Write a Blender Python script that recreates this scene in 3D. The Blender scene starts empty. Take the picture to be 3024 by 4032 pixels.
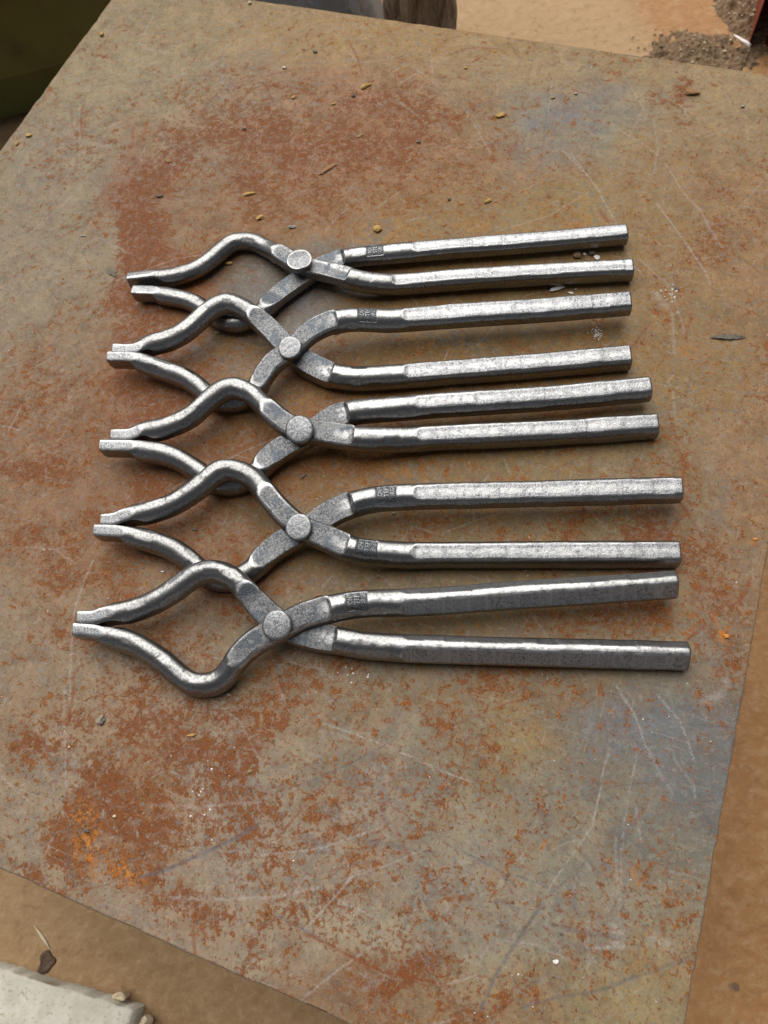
import bpy, bmesh, math, random
import numpy as np
from mathutils import Matrix, Vector

# ------------------------------------------------------------------ camera, sky, light, exposure
scene = bpy.context.scene
col = scene.collection
TZ = 0.400                      # height of the table top above the floor (m)

cam_data = bpy.data.cameras.new('camera')
cam = bpy.data.objects.new('camera', cam_data)
col.objects.link(cam)
_r = Vector((0.97827013, -0.18803508, -0.08735194))
_u = Vector((0.20733439, 0.88720976, 0.41215445))
_f = Vector((0.0, 0.42130945, -0.90691695))
m = Matrix.Identity(4)
for i in range(3):
    m[i][0], m[i][1], m[i][2] = _r[i], _u[i], -_f[i]
m[2][3] = 0.4768849 + TZ
cam.matrix_world = m
cam_data.sensor_fit = 'VERTICAL'
cam_data.sensor_height = 36.0
cam_data.sensor_width = 27.0
cam_data.lens = 3030 / 4032 * 36
cam_data.clip_start = 0.02
cam_data.clip_end = 200
cam_data.dof.use_dof = True
cam_data.dof.focus_distance = 0.52
cam_data.dof.aperture_fstop = 13.0
scene.camera = cam

SUN_EL, SUN_AZ = math.radians(62), math.radians(-10)
world = bpy.data.worlds.new('World')
scene.world = world
world.use_nodes = True
wn, wl = world.node_tree.nodes, world.node_tree.links
wn.clear()
sky = wn.new('ShaderNodeTexSky')
sky.sky_type = 'NISHITA'
sky.sun_disc = False
sky.sun_elevation = SUN_EL
sky.sun_rotation = SUN_AZ
sky.air_density = 0.6
sky.dust_density = 0.2
sky.ozone_density = 1.0
hs = wn.new('ShaderNodeHueSaturation')          # overcast: the blue is greyed by cloud
hs.inputs['Saturation'].default_value = 0.25
bg = wn.new('ShaderNodeBackground')
bg.inputs['Strength'].default_value = 0.065
wo = wn.new('ShaderNodeOutputWorld')
wl.new(sky.outputs[0], hs.inputs['Color'])
wl.new(hs.outputs[0], bg.inputs['Color'])
wl.new(bg.outputs[0], wo.inputs['Surface'])

sun_data = bpy.data.lights.new('sun', 'SUN')
sun_data.energy = 5.0
sun_data.angle = math.radians(70)
sun_data.color = (1.0, 0.975, 0.94)
sun = bpy.data.objects.new('sun', sun_data)
col.objects.link(sun)
sd = Vector((math.sin(SUN_AZ) * math.cos(SUN_EL), math.cos(SUN_AZ) * math.cos(SUN_EL), math.sin(SUN_EL)))
sun.rotation_euler = (-sd).to_track_quat('-Z', 'Y').to_euler()
sun.location = sd * 3

scene.view_settings.view_transform = 'Standard'
scene.view_settings.look = 'None'
scene.view_settings.gamma = 1
scene.view_settings.use_curve_mapping = False
scene.view_settings.exposure = -0.02

# ------------------------------------------------------------------ helpers
rng = np.random.default_rng(7)
random.seed(7)


def tag(o, label=None, cat=None, group=None, kind=None):
    if label: o['label'] = label
    if cat: o['category'] = cat
    if group: o['group'] = group
    if kind: o['kind'] = kind
    return o


def mesh_obj(name, verts, faces, mats, parent=None, smooth=True, normals=None, fmat=None):
    me = bpy.data.meshes.new(name)
    me.from_pydata([tuple(map(float, v)) for v in verts], [], [tuple(map(int, f)) for f in faces])
    me.update()
    if not isinstance(mats, (list, tuple)): mats = [mats]
    for mt in mats: me.materials.append(mt)
    if fmat is not None: me.polygons.foreach_set('material_index', np.asarray(fmat, dtype=np.int32))
    if smooth: me.polygons.foreach_set('use_smooth', np.ones(len(me.polygons), dtype=bool))
    if normals is not None:
        me.normals_split_custom_set_from_vertices([tuple(map(float, n)) for n in normals])
    o = bpy.data.objects.new(name, me)
    col.objects.link(o)
    if parent is not None: o.parent = parent
    return o


def set_attr(o, name, vals):
    a = o.data.attributes.new(name, 'FLOAT', 'POINT')
    a.data.foreach_set('value', np.ascontiguousarray(vals, dtype=np.float32))


class NT:
    """small node-tree writer"""
    def __init__(self, name):
        self.mat = bpy.data.materials.new(name)
        self.mat.use_nodes = True
        self.t = self.mat.node_tree
        self.t.nodes.clear()
        self.out = self.t.nodes.new('ShaderNodeOutputMaterial')
        self.bsdf = self.t.nodes.new('ShaderNodeBsdfPrincipled')
        self.t.links.new(self.bsdf.outputs[0], self.out.inputs[0])

    def link(self, v, sock):
        if isinstance(v, bpy.types.NodeSocket): self.t.links.new(v, sock)
        elif isinstance(v, (tuple, list)) and len(v) == 3 and sock.type == 'RGBA': sock.default_value = (*v, 1)
        else: sock.default_value = v

    def set(self, name, v): self.link(v, self.bsdf.inputs[name])

    def pos(self, kind='Position'):
        if kind == 'Position': return self.t.nodes.new('ShaderNodeNewGeometry').outputs['Position']
        return self.t.nodes.new('ShaderNodeTexCoord').outputs[kind]

    def mapping(self, v, scale=(1, 1, 1), rot=(0, 0, 0), loc=(0, 0, 0)):
        n = self.t.nodes.new('ShaderNodeMapping')
        n.inputs['Scale'].default_value = scale
        n.inputs['Rotation'].default_value = rot
        n.inputs['Location'].default_value = loc
        self.link(v, n.inputs['Vector'])
        return n.outputs[0]

    def noise(self, v, scale, detail=6, rough=.55, dist=0, lac=2.0):
        n = self.t.nodes.new('ShaderNodeTexNoise')
        n.inputs['Scale'].default_value = scale
        n.inputs['Detail'].default_value = detail
        n.inputs['Roughness'].default_value = rough
        n.inputs['Distortion'].default_value = dist
        n.inputs['Lacunarity'].default_value = lac
        self.link(v, n.inputs['Vector'])
        return n.outputs['Fac']

    def voronoi(self, v, scale, feature='F1', rnd=1.0, out='Distance'):
        n = self.t.nodes.new('ShaderNodeTexVoronoi')
        n.feature = feature
        n.inputs['Scale'].default_value = scale
        n.inputs['Randomness'].default_value = rnd
        self.link(v, n.inputs['Vector'])
        return n.outputs[out]

    def attr(self, name):
        n = self.t.nodes.new('ShaderNodeAttribute')
        n.attribute_name = name
        return n.outputs['Fac']

    def math(self, op, a, b=None, c=None, clamp=False):
        n = self.t.nodes.new('ShaderNodeMath')
        n.operation = op
        n.use_clamp = clamp
        self.link(a, n.inputs[0])
        if b is not None: self.link(b, n.inputs[1])
        if c is not None: self.link(c, n.inputs[2])
        return n.outputs[0]

    def step(self, v, lo, hi, to0=0.0, to1=1.0):
        n = self.t.nodes.new('ShaderNodeMapRange')
        n.interpolation_type = 'SMOOTHSTEP'
        self.link(v, n.inputs['Value'])
        self.link(lo, n.inputs['From Min']); self.link(hi, n.inputs['From Max'])
        n.inputs['To Min'].default_value = to0; n.inputs['To Max'].default_value = to1
        return n.outputs['Result']

    def lin(self, v, lo, hi, to0=0.0, to1=1.0):
        n = self.t.nodes.new('ShaderNodeMapRange')
        self.link(v, n.inputs['Value'])
        n.inputs['From Min'].default_value = lo; n.inputs['From Max'].default_value = hi
        n.inputs['To Min'].default_value = to0; n.inputs['To Max'].default_value = to1
        return n.outputs['Result']

    def mix(self, f, a, b, mode='MIX'):
        n = self.t.nodes.new('ShaderNodeMix')
        n.data_type = 'RGBA'
        n.blend_type = mode
        self.link(f, n.inputs[0]); self.link(a, n.inputs[6]); self.link(b, n.inputs[7])
        return n.outputs[2]

    def fmix(self, f, a, b):
        n = self.t.nodes.new('ShaderNodeMix')
        n.data_type = 'FLOAT'
        self.link(f, n.inputs[0]); self.link(a, n.inputs[2]); self.link(b, n.inputs[3])
        return n.outputs[0]

    def bump(self, h, strength, dist, prev=None):
        n = self.t.nodes.new('ShaderNodeBump')
        n.inputs['Strength'].default_value = strength
        n.inputs['Distance'].default_value = dist
        self.link(h, n.inputs['Height'])
        if prev is not None: self.link(prev, n.inputs['Normal'])
        return n.outputs[0]


# ------------------------------------------------------------------ materials
def mat_table():
    n = NT('rusty_steel_plate')
    p = n.pos('Object')
    rust, ochre, blue, orange, tan, dark, pale = [n.attr(a) for a in ('rust', 'ochre', 'blue', 'orange', 'tan', 'dark', 'pale')]
    rust = n.math('MINIMUM', n.math('ADD', n.math('MULTIPLY', rust, .80), .26), .86)
    big = n.noise(p, 8, 5, .6, .6)
    mid = n.noise(p, 30, 7, .62, .8)
    mid2 = n.noise(n.mapping(p, (1, 1, 1), (0, 0, 1), (5, 2, 0)), 48, 7, .66, 1.0)
    chip = n.noise(p, 165, 9, .68, .6)
    chip2 = n.noise(n.mapping(p, (1, 1, 1), (0, 0, .6), (3.1, 1.7, 0)), 330, 7, .7, .3)
    fine = n.noise(p, 900, 4, .7)
    streak = n.noise(n.mapping(p, (14, 60, 1), (0, 0, .54)), 1.0, 7, .68, .6)
    brushed = n.noise(n.mapping(p, (30, 700, 1), (0, 0, .12)), 1.0, 4, .6)
    brushed2 = n.noise(n.mapping(p, (620, 26, 1), (0, 0, -.5)), 1.0, 4, .6)
    # worn mill scale: olive tan to grey brown
    cb = n.t.nodes.new('ShaderNodeAttribute'); cb.attribute_name = 'patina'
    c = cb.outputs['Color']
    # cloudy variation around the local patina: lighter tan, grey, darker brown
    c = n.mix(n.step(mid2, .50, .60, 0, .42), c, n.mix(1.0, c, (.72, .78, .86), 'MULTIPLY'))
    c = n.mix(n.step(mid, .50, .40, 0, .45), c, n.mix(1.0, c, (1.30, 1.20, 1.02), 'MULTIPLY'))
    c = n.mix(n.step(streak, .53, .64, 0, .18), c, n.mix(1.0, c, (1.35, 1.30, 1.25), 'MULTIPLY'))
    c = n.mix(n.step(streak, .46, .36, 0, .20), c, n.mix(1.0, c, (.62, .60, .58), 'MULTIPLY'))
    cloud = n.noise(p, 95, 7, .7, .8)
    c = n.mix(n.step(cloud, .53, .58, 0, .45), c, n.mix(1.0, c, (.66, .66, .68), 'MULTIPLY'))
    c = n.mix(n.step(cloud, .465, .42, 0, .40), c, n.mix(1.0, c, (1.28, 1.26, 1.22), 'MULTIPLY'))
    # ochre and blue-grey stains with soft borders
    of2 = n.math('MULTIPLY', ochre, n.step(n.math('ADD', n.math('MULTIPLY', mid2, .6), n.math('MULTIPLY', chip, .4)), .49, .55), clamp=True)
    c = n.mix(n.math('MULTIPLY', of2, .75), c, (.250, .128, .028))
    of3 = n.math('MULTIPLY', ochre, n.step(n.math('ADD', n.math('MULTIPLY', mid, .5), n.math('MULTIPLY', chip, .5)), .47, .42), clamp=True)
    c = n.mix(n.math('MULTIPLY', of3, .6), c, (.100, .092, .070))
    bf = n.math('MULTIPLY', blue, n.step(n.math('ADD', n.math('MULTIPLY', mid2, .7), n.math('MULTIPLY', chip, .3)), .42, .56), clamp=True)
    c = n.mix(n.math('MULTIPLY', bf, .90), c, (.115, .120, .130))
    # rust: soft halo, flaked patches, fine flecks
    wash = n.math('MULTIPLY', rust, n.step(n.math('ADD', n.math('MULTIPLY', mid, .6), n.math('MULTIPLY', chip, .4)), .40, .60), clamp=True)
    c = n.mix(n.math('MULTIPLY', wash, .75), c, n.mix(n.step(mid2, .42, .58), (.250, .100, .022), (.140, .060, .016)))
    soft = n.fmix(pale, .038, .020)
    thr = n.math('SUBTRACT', .606, n.math('MULTIPLY', rust, .165))
    v = n.math('ADD', n.math('MULTIPLY', chip, .72), n.math('MULTIPLY', mid, .28))
    rf = n.step(v, thr, n.math('ADD', thr, soft))
    thr2 = n.math('SUBTRACT', .640, n.math('MULTIPLY', rust, .22))
    rf2 = n.step(chip2, thr2, n.math('ADD', thr2, .035))
    rcol = n.mix(n.step(chip2, .42, .58), (.085, .028, .009), (.225, .080, .016))
    rcol = n.mix(n.step(fine, .50, .70), rcol, (.30, .115, .024))
    c = n.mix(n.math('MULTIPLY', rf, .90), c, rcol)
    c = n.mix(n.math('MULTIPLY', rf2, .85), c, (.140, .044, .012))
    og = n.math('MULTIPLY', orange, n.step(n.math('ADD', n.math('MULTIPLY', chip, .6), n.math('MULTIPLY', chip2, .4)), .49, .525), clamp=True)
    c = n.mix(n.math('MULTIPLY', og, .85), c, n.mix(n.step(chip2, .4, .6), (.27, .080, .010), (.42, .165, .020)))
    gk = n.noise(n.mapping(p, (1, 1, 1), (0, 0, 2.1), (4, 9, 0)), 150, 9, .72, .7)
    c = n.mix(n.math('MULTIPLY', n.step(gk, .555, .58), .28), c, n.mix(n.step(mid2, .45, .55), (.165, .150, .122), (.205, .178, .138)))
    # dark pin-pricks and pale rubbed grains
    c = n.mix(n.step(n.noise(p, 560, 3, .5), .66, .72, 0, .55), c, (.070, .050, .032))
    c = n.mix(n.step(n.noise(n.mapping(p, (1, 1, 1), (0, 0, 0), (9, 4, 0)), 480, 4, .6), .66, .73, 0, .45), c, (.33, .27, .19))
    fk = n.noise(n.mapping(p, (1, 1, 1), (0, 0, .3), (2, 7, 0)), 210, 8, .72, .5)
    c = n.mix(n.math('MULTIPLY', n.step(fk, .575, .605), n.fmix(pale, .30, .70)), c, (.235, .212, .180))
    c = n.mix(n.math('MULTIPLY', n.step(fk, .415, .385), n.fmix(pale, .35, .65)), c, (.120, .123, .128))
    fd_ = n.noise(n.mapping(p, (1, 1, 1), (0, 0, 1.3), (8, 3, 0)), 240, 8, .72, .5)
    c = n.mix(n.step(fd_, .595, .625, 0, .60), c, (.078, .046, .024))
    # fine wear lines
    wear = n.math('MULTIPLY', n.math('MAXIMUM', n.step(brushed, .62, .72), n.step(brushed2, .63, .73)), n.step(n.noise(p, 18, 3, .5), .40, .6))
    c = n.mix(n.math('MULTIPLY', wear, .38), c, (.27, .235, .185))
    # individual scratches
    sl, sdk, sr, so = n.attr('s_light'), n.attr('s_dark'), n.attr('s_rust'), n.attr('s_orange')
    brk = n.step(n.noise(p, 420, 4, .7), .36, .56)
    c = n.mix(n.math('MULTIPLY', sl, n.math('MULTIPLY', brk, .85), clamp=True), c, (.32, .30, .28))
    c = n.mix(n.math('MULTIPLY', sdk, n.math('ADD', n.math('MULTIPLY', brk, .6), .4), clamp=True), c, (.078, .078, .082))
    c = n.mix(n.math('MULTIPLY', sr, n.math('ADD', n.math('MULTIPLY', n.step(chip2, .38, .52), .75), .35), clamp=True), c, (.150, .042, .011))
    c = n.mix(n.math('MULTIPLY', so, n.math('ADD', n.math('MULTIPLY', brk, .5), .5), clamp=True), c, (.30, .095, .012))
    g = n.math('MULTIPLY', n.lin(fine, .25, .75, .82, 1.18), n.lin(n.noise(p, 330, 5, .7), .3, .7, .88, 1.12))
    c = n.mix(1.0, c, n.mix(0.0, g, g), 'MULTIPLY')
    n.set('Base Color', c)
    rr = n.fmix(n.math('MAXIMUM', rf, wash), n.lin(mid2, .3, .7, .38, .56), .75)
    n.set('Roughness', rr)
    n.set('Specular IOR Level', .20)
    h = n.math('ADD', n.math('MULTIPLY', rf, .30), n.math('ADD', n.math('MULTIPLY', chip, .5), n.math('MULTIPLY', fine, .22)))
    h = n.math('SUBTRACT', h, n.math('MULTIPLY', n.math('MAXIMUM', sl, sdk), .5))
    n.set('Normal', n.bump(h, .40, .0006))
    return n.mat


def mat_steel(name, bright=(.272, .268, .260), warm=False):
    n = NT(name)
    p = n.pos('Position')
    boss, flat, pit = n.attr('boss'), n.attr('flat'), n.attr('pit')
    cloud = n.noise(p, 55, 6, .6)
    grain = n.noise(p, 700, 5, .7, .3)
    grain2 = n.noise(p, 1700, 3, .7)
    speck = n.noise(p, 760, 6, .72, .8)
    c = n.mix(n.step(cloud, .3, .7), bright, tuple(v * .86 for v in bright))
    # dark scale left in the low spots of the round bar
    low = n.step(n.noise(p, 170, 8, .72, .8), .60, .70)
    c = n.mix(n.math('MULTIPLY', low, .34), c, (.085, .085, .088))
    c = n.mix(n.step(grain, .47, .60, 0, .62), c, (.105, .105, .107))
    # hammered flats: bright network on dark scale
    net = n.step(speck, .47, .60)
    net = n.math('MULTIPLY', net, n.step(n.noise(p, 75, 5, .6, .5), .30, .62, .35, 1.0))
    fc = n.mix(net, (.300, .303, .309), (.110, .113, .118))
    ln = n.voronoi(n.mapping(n.attr('along'), (1, 1, 1)), 85, 'DISTANCE_TO_EDGE')
    fc = n.mix(n.step(ln, .0, .035, .55, 0), fc, (.40, .40, .405))
    c = n.mix(flat, c, fc)
    # boss: blue-grey fire scale, speckled
    sp2 = n.step(speck, .45, .58)
    sp2 = n.math('MULTIPLY', sp2, n.step(n.noise(p, 90, 5, .6, .5), .28, .60, .45, 1.0))
    bc = n.mix(sp2, (.165, .166, .168), (.066, .069, .073))
    sc = n.step(n.noise(p, 60, 4, .6, .6), .52, .58)
    bc = n.mix(n.math('MULTIPLY', sc, .8), bc, (.072, .083, .097))
    c = n.mix(boss, c, bc)
    edge = n.math('MULTIPLY', n.attr('edge'), n.step(n.noise(p, 230, 4, .6), .32, .58), clamp=True)
    c = n.mix(n.math('MULTIPLY', edge, .85), c, (.50, .495, .485))
    c = n.mix(pit, c, (.08, .085, .092))
    n.set('Base Color', c)
    n.set('Metallic', 1.0)
    fl = n.math('MAXIMUM', boss, flat)
    r = n.fmix(fl, n.lin(grain, .3, .7, .29, .42), n.lin(speck, .3, .7, .38, .56))
    r = n.fmix(pit, r, .55)
    n.set('Roughness', r)
    h = n.math('ADD', n.math('MULTIPLY', grain, .55), n.math('MULTIPLY', grain2, .25))
    nb = n.bump(h, .60, .00022)
    h2 = n.math('MULTIPLY', speck, fl)
    nb = n.bump(h2, .55, .0006, nb)
    nb = n.bump(n.noise(p, 120, 3, .5), .25, .0012, nb)
    n.set('Normal', nb)
    return n.mat


def mat_simple(name, cols, scale=60, rough=.8, metallic=0, bump=.4, bdist=.002, stretch=(1, 1, 1), kind='Object', detail=7, lo=.36, hi=.64):
    n = NT(name)
    p = n.mapping(n.pos(kind), stretch)
    a = n.noise(p, scale, detail, .65, .4)
    b = n.noise(p, scale * 4.3, 6, .65, .2)
    c = n.mix(n.step(a, lo, hi), cols[0], cols[1])
    if len(cols) > 2: c = n.mix(n.step(b, .55, .66), c, cols[2])
    if len(cols) > 3: c = n.mix(n.step(n.noise(p, scale * 1.7, 8, .7, .6), .60, .67), c, cols[3])
    n.set('Base Color', c)
    n.set('Roughness', rough)
    n.set('Metallic', metallic)
    n.set('Normal', n.bump(n.math('ADD', a, n.math('MULTIPLY', b, .5)), bump, bdist))
    return n.mat


M_TABLE = mat_table()
M_STEEL = mat_steel('brushed_forged_steel')
M_EDGE = mat_simple('plate_edge', [(.10, .085, .07), (.16, .13, .10), (.12, .05, .025)], 90, .6, 0, .4, .0006)

# ------------------------------------------------------------------ floor
def mat_floor():
    n = NT('sandy_floor')
    p = n.pos('Object')
    a = n.noise(p, 4.5, 5, .6)
    b = n.noise(n.mapping(p, (1, 1.35, 1), (0, 0, -.2)), 60, 8, .70, .5)
    f = n.noise(p, 190, 6, .7)
    x = n.t.nodes.new('ShaderNodeSeparateXYZ')
    n.link(p, x.inputs[0])
    c = n.mix(n.step(a, .35, .65), (.25, .150, .066), (.31, .195, .092))
    wet = n.attr('wet')
    c = n.mix(n.math('MULTIPLY', wet, .95), c, (.30, .140, .046))
    c = n.mix(n.math('MULTIPLY', n.attr('pale'), .85), c, (.34, .215, .105))
    c = n.mix(n.step(b, .44, .72, 0, .55), c, (.40, .265, .135))
    c = n.mix(n.step(b, .30, .46, .60, 0), c, (.19, .105, .040))
    m2 = n.noise(p, 85, 8, .72, .6)
    c = n.mix(n.step(m2, .50, .74, 0, .55), c, (.42, .295, .165))
    c = n.mix(n.step(m2, .44, .36, 0, .45), c, (.17, .095, .038))
    c = n.mix(n.step(f, .64, .74, 0, .5), c, (.60, .48, .33))
    c = n.mix(n.step(n.noise(p, 24, 3, .5), .70, .74, 0, .8), c, (.10, .065, .04))
    n.set('Base Color', c)
    n.set('Roughness', .8)
    n.set('Normal', n.bump(n.math('ADD', b, f), .5, .003))
    return n.mat


gx = np.unique(np.concatenate([np.linspace(-40, -1.2, 12), np.linspace(-1.2, 1.6, 190), np.linspace(1.6, 40, 12)]))
gy = np.unique(np.concatenate([np.linspace(-40, -.6, 12), np.linspace(-.6, 2.2, 190), np.linspace(2.2, 40, 12)]))
GX, GY = np.meshgrid(gx, gy, indexing='ij')
gv = np.stack([GX, GY, np.zeros_like(GX)], -1).reshape(-1, 3)
near = np.exp(-((gv[:, 0] - .2) ** 2 + (gv[:, 1] - .7) ** 2) / 2)
gv[:, 2] = near * .0025 * (np.sin(gv[:, 0] * 23 + 2 * np.sin(gv[:, 1] * 9)) + np.sin(gv[:, 1] * 31 + gv[:, 0] * 13))
nx, ny = len(gx), len(gy)
ii, jj = np.meshgrid(np.arange(nx - 1), np.arange(ny - 1), indexing='ij')
q = (ii * ny + jj).reshape(-1)
gf = np.stack([q, q + ny, q + ny + 1, q + 1], -1)
floor = mesh_obj('floor', gv, gf, mat_floor())
tag(floor, 'sandy orange-brown floor around the table', None, None, 'structure')
def sstep(x, a, b):
    t = np.clip((x - a) / (b - a), 0, 1)
    return t * t * (3 - 2 * t)
wet = np.maximum(sstep(gv[:, 0] - .25 * gv[:, 1], -.05, .10) * (1 - sstep(gv[:, 1], .75, .95)),
                 sstep(gv[:, 0], .575, .62) * sstep(gv[:, 1], .85, 1.0))
set_attr(floor, 'wet', wet)
pale = sstep(gv[:, 1], .9, 1.05) * (1 - sstep(gv[:, 0], .56, .63)) * sstep(gv[:, 0], -.1, .2)
set_attr(floor, 'pale', pale)

# ------------------------------------------------------------------ data (millimetres, table-top level = 0)
TONGS = [{"lift":[0.0,0.0,0.0],"riv":[-23.7,436.7],"rd":19.2,"arms":[{"n":"U","top":True,"p":[[-163.8,465.6],[-152.3,464.4],[-141.9,463.1],[-124.9,460.7],
[-107.7,463.3],[-93.3,471.3],[-85.8,477.2],[-75.0,483.4],[-64.7,482.5],[-58.2,479.6],[-52.6,474.9],[-46.6,467.4],[-40.3,458.3],[-23.1,437.4],[-10.6,
430.7],[7.4,418.7],[19.3,411.8],[34.0,407.0],[98.5,395.9],[153.3,385.5],[220.2,372.0]],"bs":[-46.3,457.1],"be":[7.2,409.6],"fs":[36.6,400.4]},{"n":"L",
"top":False,"p":[[-160.5,451.9],[-143.0,446.4],[-129.9,440.5],[-117.1,433.4],[-110.8,428.1],[-100.3,416.0],[-91.1,406.5],[-81.6,401.2],[-70.5,401.5],
[-60.9,406.5],[-52.3,413.7],[-43.5,420.8],[-21.7,432.8],[-7.3,439.0],[9.0,440.5],[24.3,439.5],[34.7,437.9],[105.8,426.2],[162.0,416.4],[226.9,406.2]],
"bs":[-55.4,406.4],"be":[9.4,437.0],"fs":[58.6,426.7]}]},{"lift":[-65.484,0.02492,0.20464],"riv":[-41.9,353.0],"rd":16.8,"arms":[{"n":"U","top":False,
"p":[[-174.8,389.5],[-156.6,385.1],[-145.8,388.5],[-132.9,389.1],[-119.5,392.6],[-108.8,398.3],[-98.2,405.0],[-89.5,407.8],[-81.6,407.5],[-73.7,402.4],
[-67.6,395.8],[-61.4,388.0],[-55.3,379.5],[-40.2,354.2],[-29.5,343.4],[-17.8,333.5],[-2.3,327.1],[18.0,322.8],[78.9,313.3],[130.9,305.2],[193.6,
296.4]],"bs":[-67.6,393.5],"be":[-17.3,331.2],"fs":[29.7,316.6]},{"n":"L","top":True,"p":[[-179.8,384.3],[-159.9,379.1],[-153.8,376.2],[-148.0,372.3],
[-136.3,365.0],[-124.8,357.6],[-116.3,349.1],[-109.1,339.4],[-101.4,333.2],[-94.2,330.7],[-85.6,330.4],[-76.6,332.5],[-69.3,335.9],[-61.9,345.2],
[-55.5,351.6],[-42.5,354.3],[-30.1,364.7],[-17.3,368.1],[-5.4,369.5],[6.1,369.0],[17.2,367.3],[35.3,363.7],[88.7,355.0],[141.4,345.9],[204.9,336.0]],
"bs":[-70.8,326.8],"be":[-4.9,362.6],"fs":[37.5,358.1]}]},{"lift":[-54.686,0.01783,0.21493],"riv":[-44.8,282.9],"rd":19.2,"arms":[{"n":"U","top":True,
"p":[[-179.1,314.3],[-164.2,311.3],[-154.4,313.1],[-142.3,312.9],[-129.9,314.6],[-120.3,317.6],[-110.3,323.5],[-100.2,329.1],[-92.7,331.5],[-87.1,
331.3],[-82.1,329.2],[-74.7,323.4],[-70.3,316.6],[-65.8,309.1],[-62.0,302.7],[-44.2,283.8],[-37.2,284.8],[-27.8,279.8],[-11.4,273.3],[-2.5,270.7],
[45.2,263.4],[126.0,249.0],[193.3,238.4]],"bs":[-68.5,309.5],"be":[-11.2,268.2],"fs":[27.3,262.6]},{"n":"L","top":False,"p":[[-188.0,308.4],[-173.5,
305.0],[-161.9,302.0],[-156.3,299.6],[-144.9,295.1],[-133.9,288.4],[-126.0,281.2],[-120.7,275.9],[-114.0,268.9],[-107.4,264.7],[-100.4,262.8],[-92.2,
263.1],[-84.5,265.5],[-78.7,268.6],[-69.8,275.6],[-57.4,281.4],[-44.8,283.0],[-22.3,292.9],[-11.5,293.5],[-5.1,293.5],[5.6,292.2],[50.3,285.7],[132.2,
272.7],[195.9,264.4]],"bs":[-77.1,267.2],"be":[-10.9,291.4],"fs":[31.3,284.5]}]},{"lift":[-36.174,0.03405,0.20645],"riv":[-56.0,211.1],"rd":16.8,
"arms":[{"n":"U","top":True,"p":[[-189.0,249.1],[-178.4,247.6],[-172.3,248.8],[-163.5,249.0],[-151.9,249.3],[-140.1,250.7],[-131.0,253.4],[-121.6,
257.3],[-112.1,262.3],[-105.7,265.5],[-99.4,266.2],[-92.7,264.1],[-85.5,259.4],[-80.9,254.4],[-76.2,245.8],[-71.6,236.7],[-64.7,224.6],[-55.2,212.0],
[-45.8,207.2],[-38.4,201.8],[-29.6,195.0],[-19.5,190.3],[0.8,184.7],[28.0,178.7],[72.3,169.0],[175.6,146.3]],"bs":[-76.5,244.7],"be":[-29.0,191.1],
"fs":[6.7,180.8]},{"n":"L","top":False,"p":[[-194.6,243.5],[-182.0,240.3],[-173.7,237.7],[-165.6,233.8],[-154.8,228.4],[-144.3,221.9],[-136.7,215.0],
[-131.8,209.5],[-125.5,201.8],[-119.4,196.4],[-112.9,193.6],[-105.3,192.6],[-98.2,193.7],[-93.5,195.4],[-87.8,198.9],[-79.6,204.7],[-67.2,210.8],
[-56.2,211.5],[-35.8,220.4],[-28.0,222.1],[-20.7,223.0],[-5.5,223.2],[8.6,221.4],[36.5,216.0],[81.6,206.7],[188.7,185.2]],"bs":[-88.7,195.8],
"be":[-20.1,221.5],"fs":[16.1,216.6]}]},{"lift":[-23.295,0.0333,0.21598],"riv":[-78.3,148.9],"rd":17.7,"arms":[{"n":"U","top":False,"p":[[-206.2,
183.4],[-194.1,181.1],[-188.7,181.7],[-180.4,181.6],[-169.4,181.8],[-158.3,183.3],[-149.7,185.6],[-140.9,188.9],[-132.1,192.9],[-124.5,195.1],[-116.9,
195.1],[-110.5,193.0],[-105.2,189.6],[-100.6,185.0],[-97.6,180.1],[-93.6,174.1],[-88.8,165.6],[-76.8,150.5],[-67.4,145.5],[-56.9,140.6],[-46.5,136.6],
[-30.2,130.1],[-11.1,124.4],[14.5,117.9],[56.2,107.8],[109.7,95.1],[158.8,83.4]],"bs":[-98.0,180.4],"be":[-45.8,135.7],"fs":[-10.9,122.5]},{"n":"L",
"top":True,"p":[[-209.9,176.9],[-197.8,173.4],[-190.2,170.3],[-182.4,166.6],[-172.3,161.1],[-162.6,153.3],[-155.4,146.6],[-148.5,138.6],[-141.6,131.4],
[-136.6,128.5],[-131.1,127.2],[-124.7,127.1],[-118.0,129.2],[-112.6,133.1],[-105.4,138.4],[-95.7,145.1],[-78.3,148.6],[-67.0,153.1],[-56.2,153.5],
[-46.3,153.9],[-32.3,153.8],[-18.7,152.6],[1.1,149.2],[20.9,145.9],[64.1,139.8],[119.6,131.4],[164.0,124.9]],"bs":[-108.6,131.4],"be":[-45.1,150.7],
"fs":[-5.4,148.1]}]}]
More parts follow.
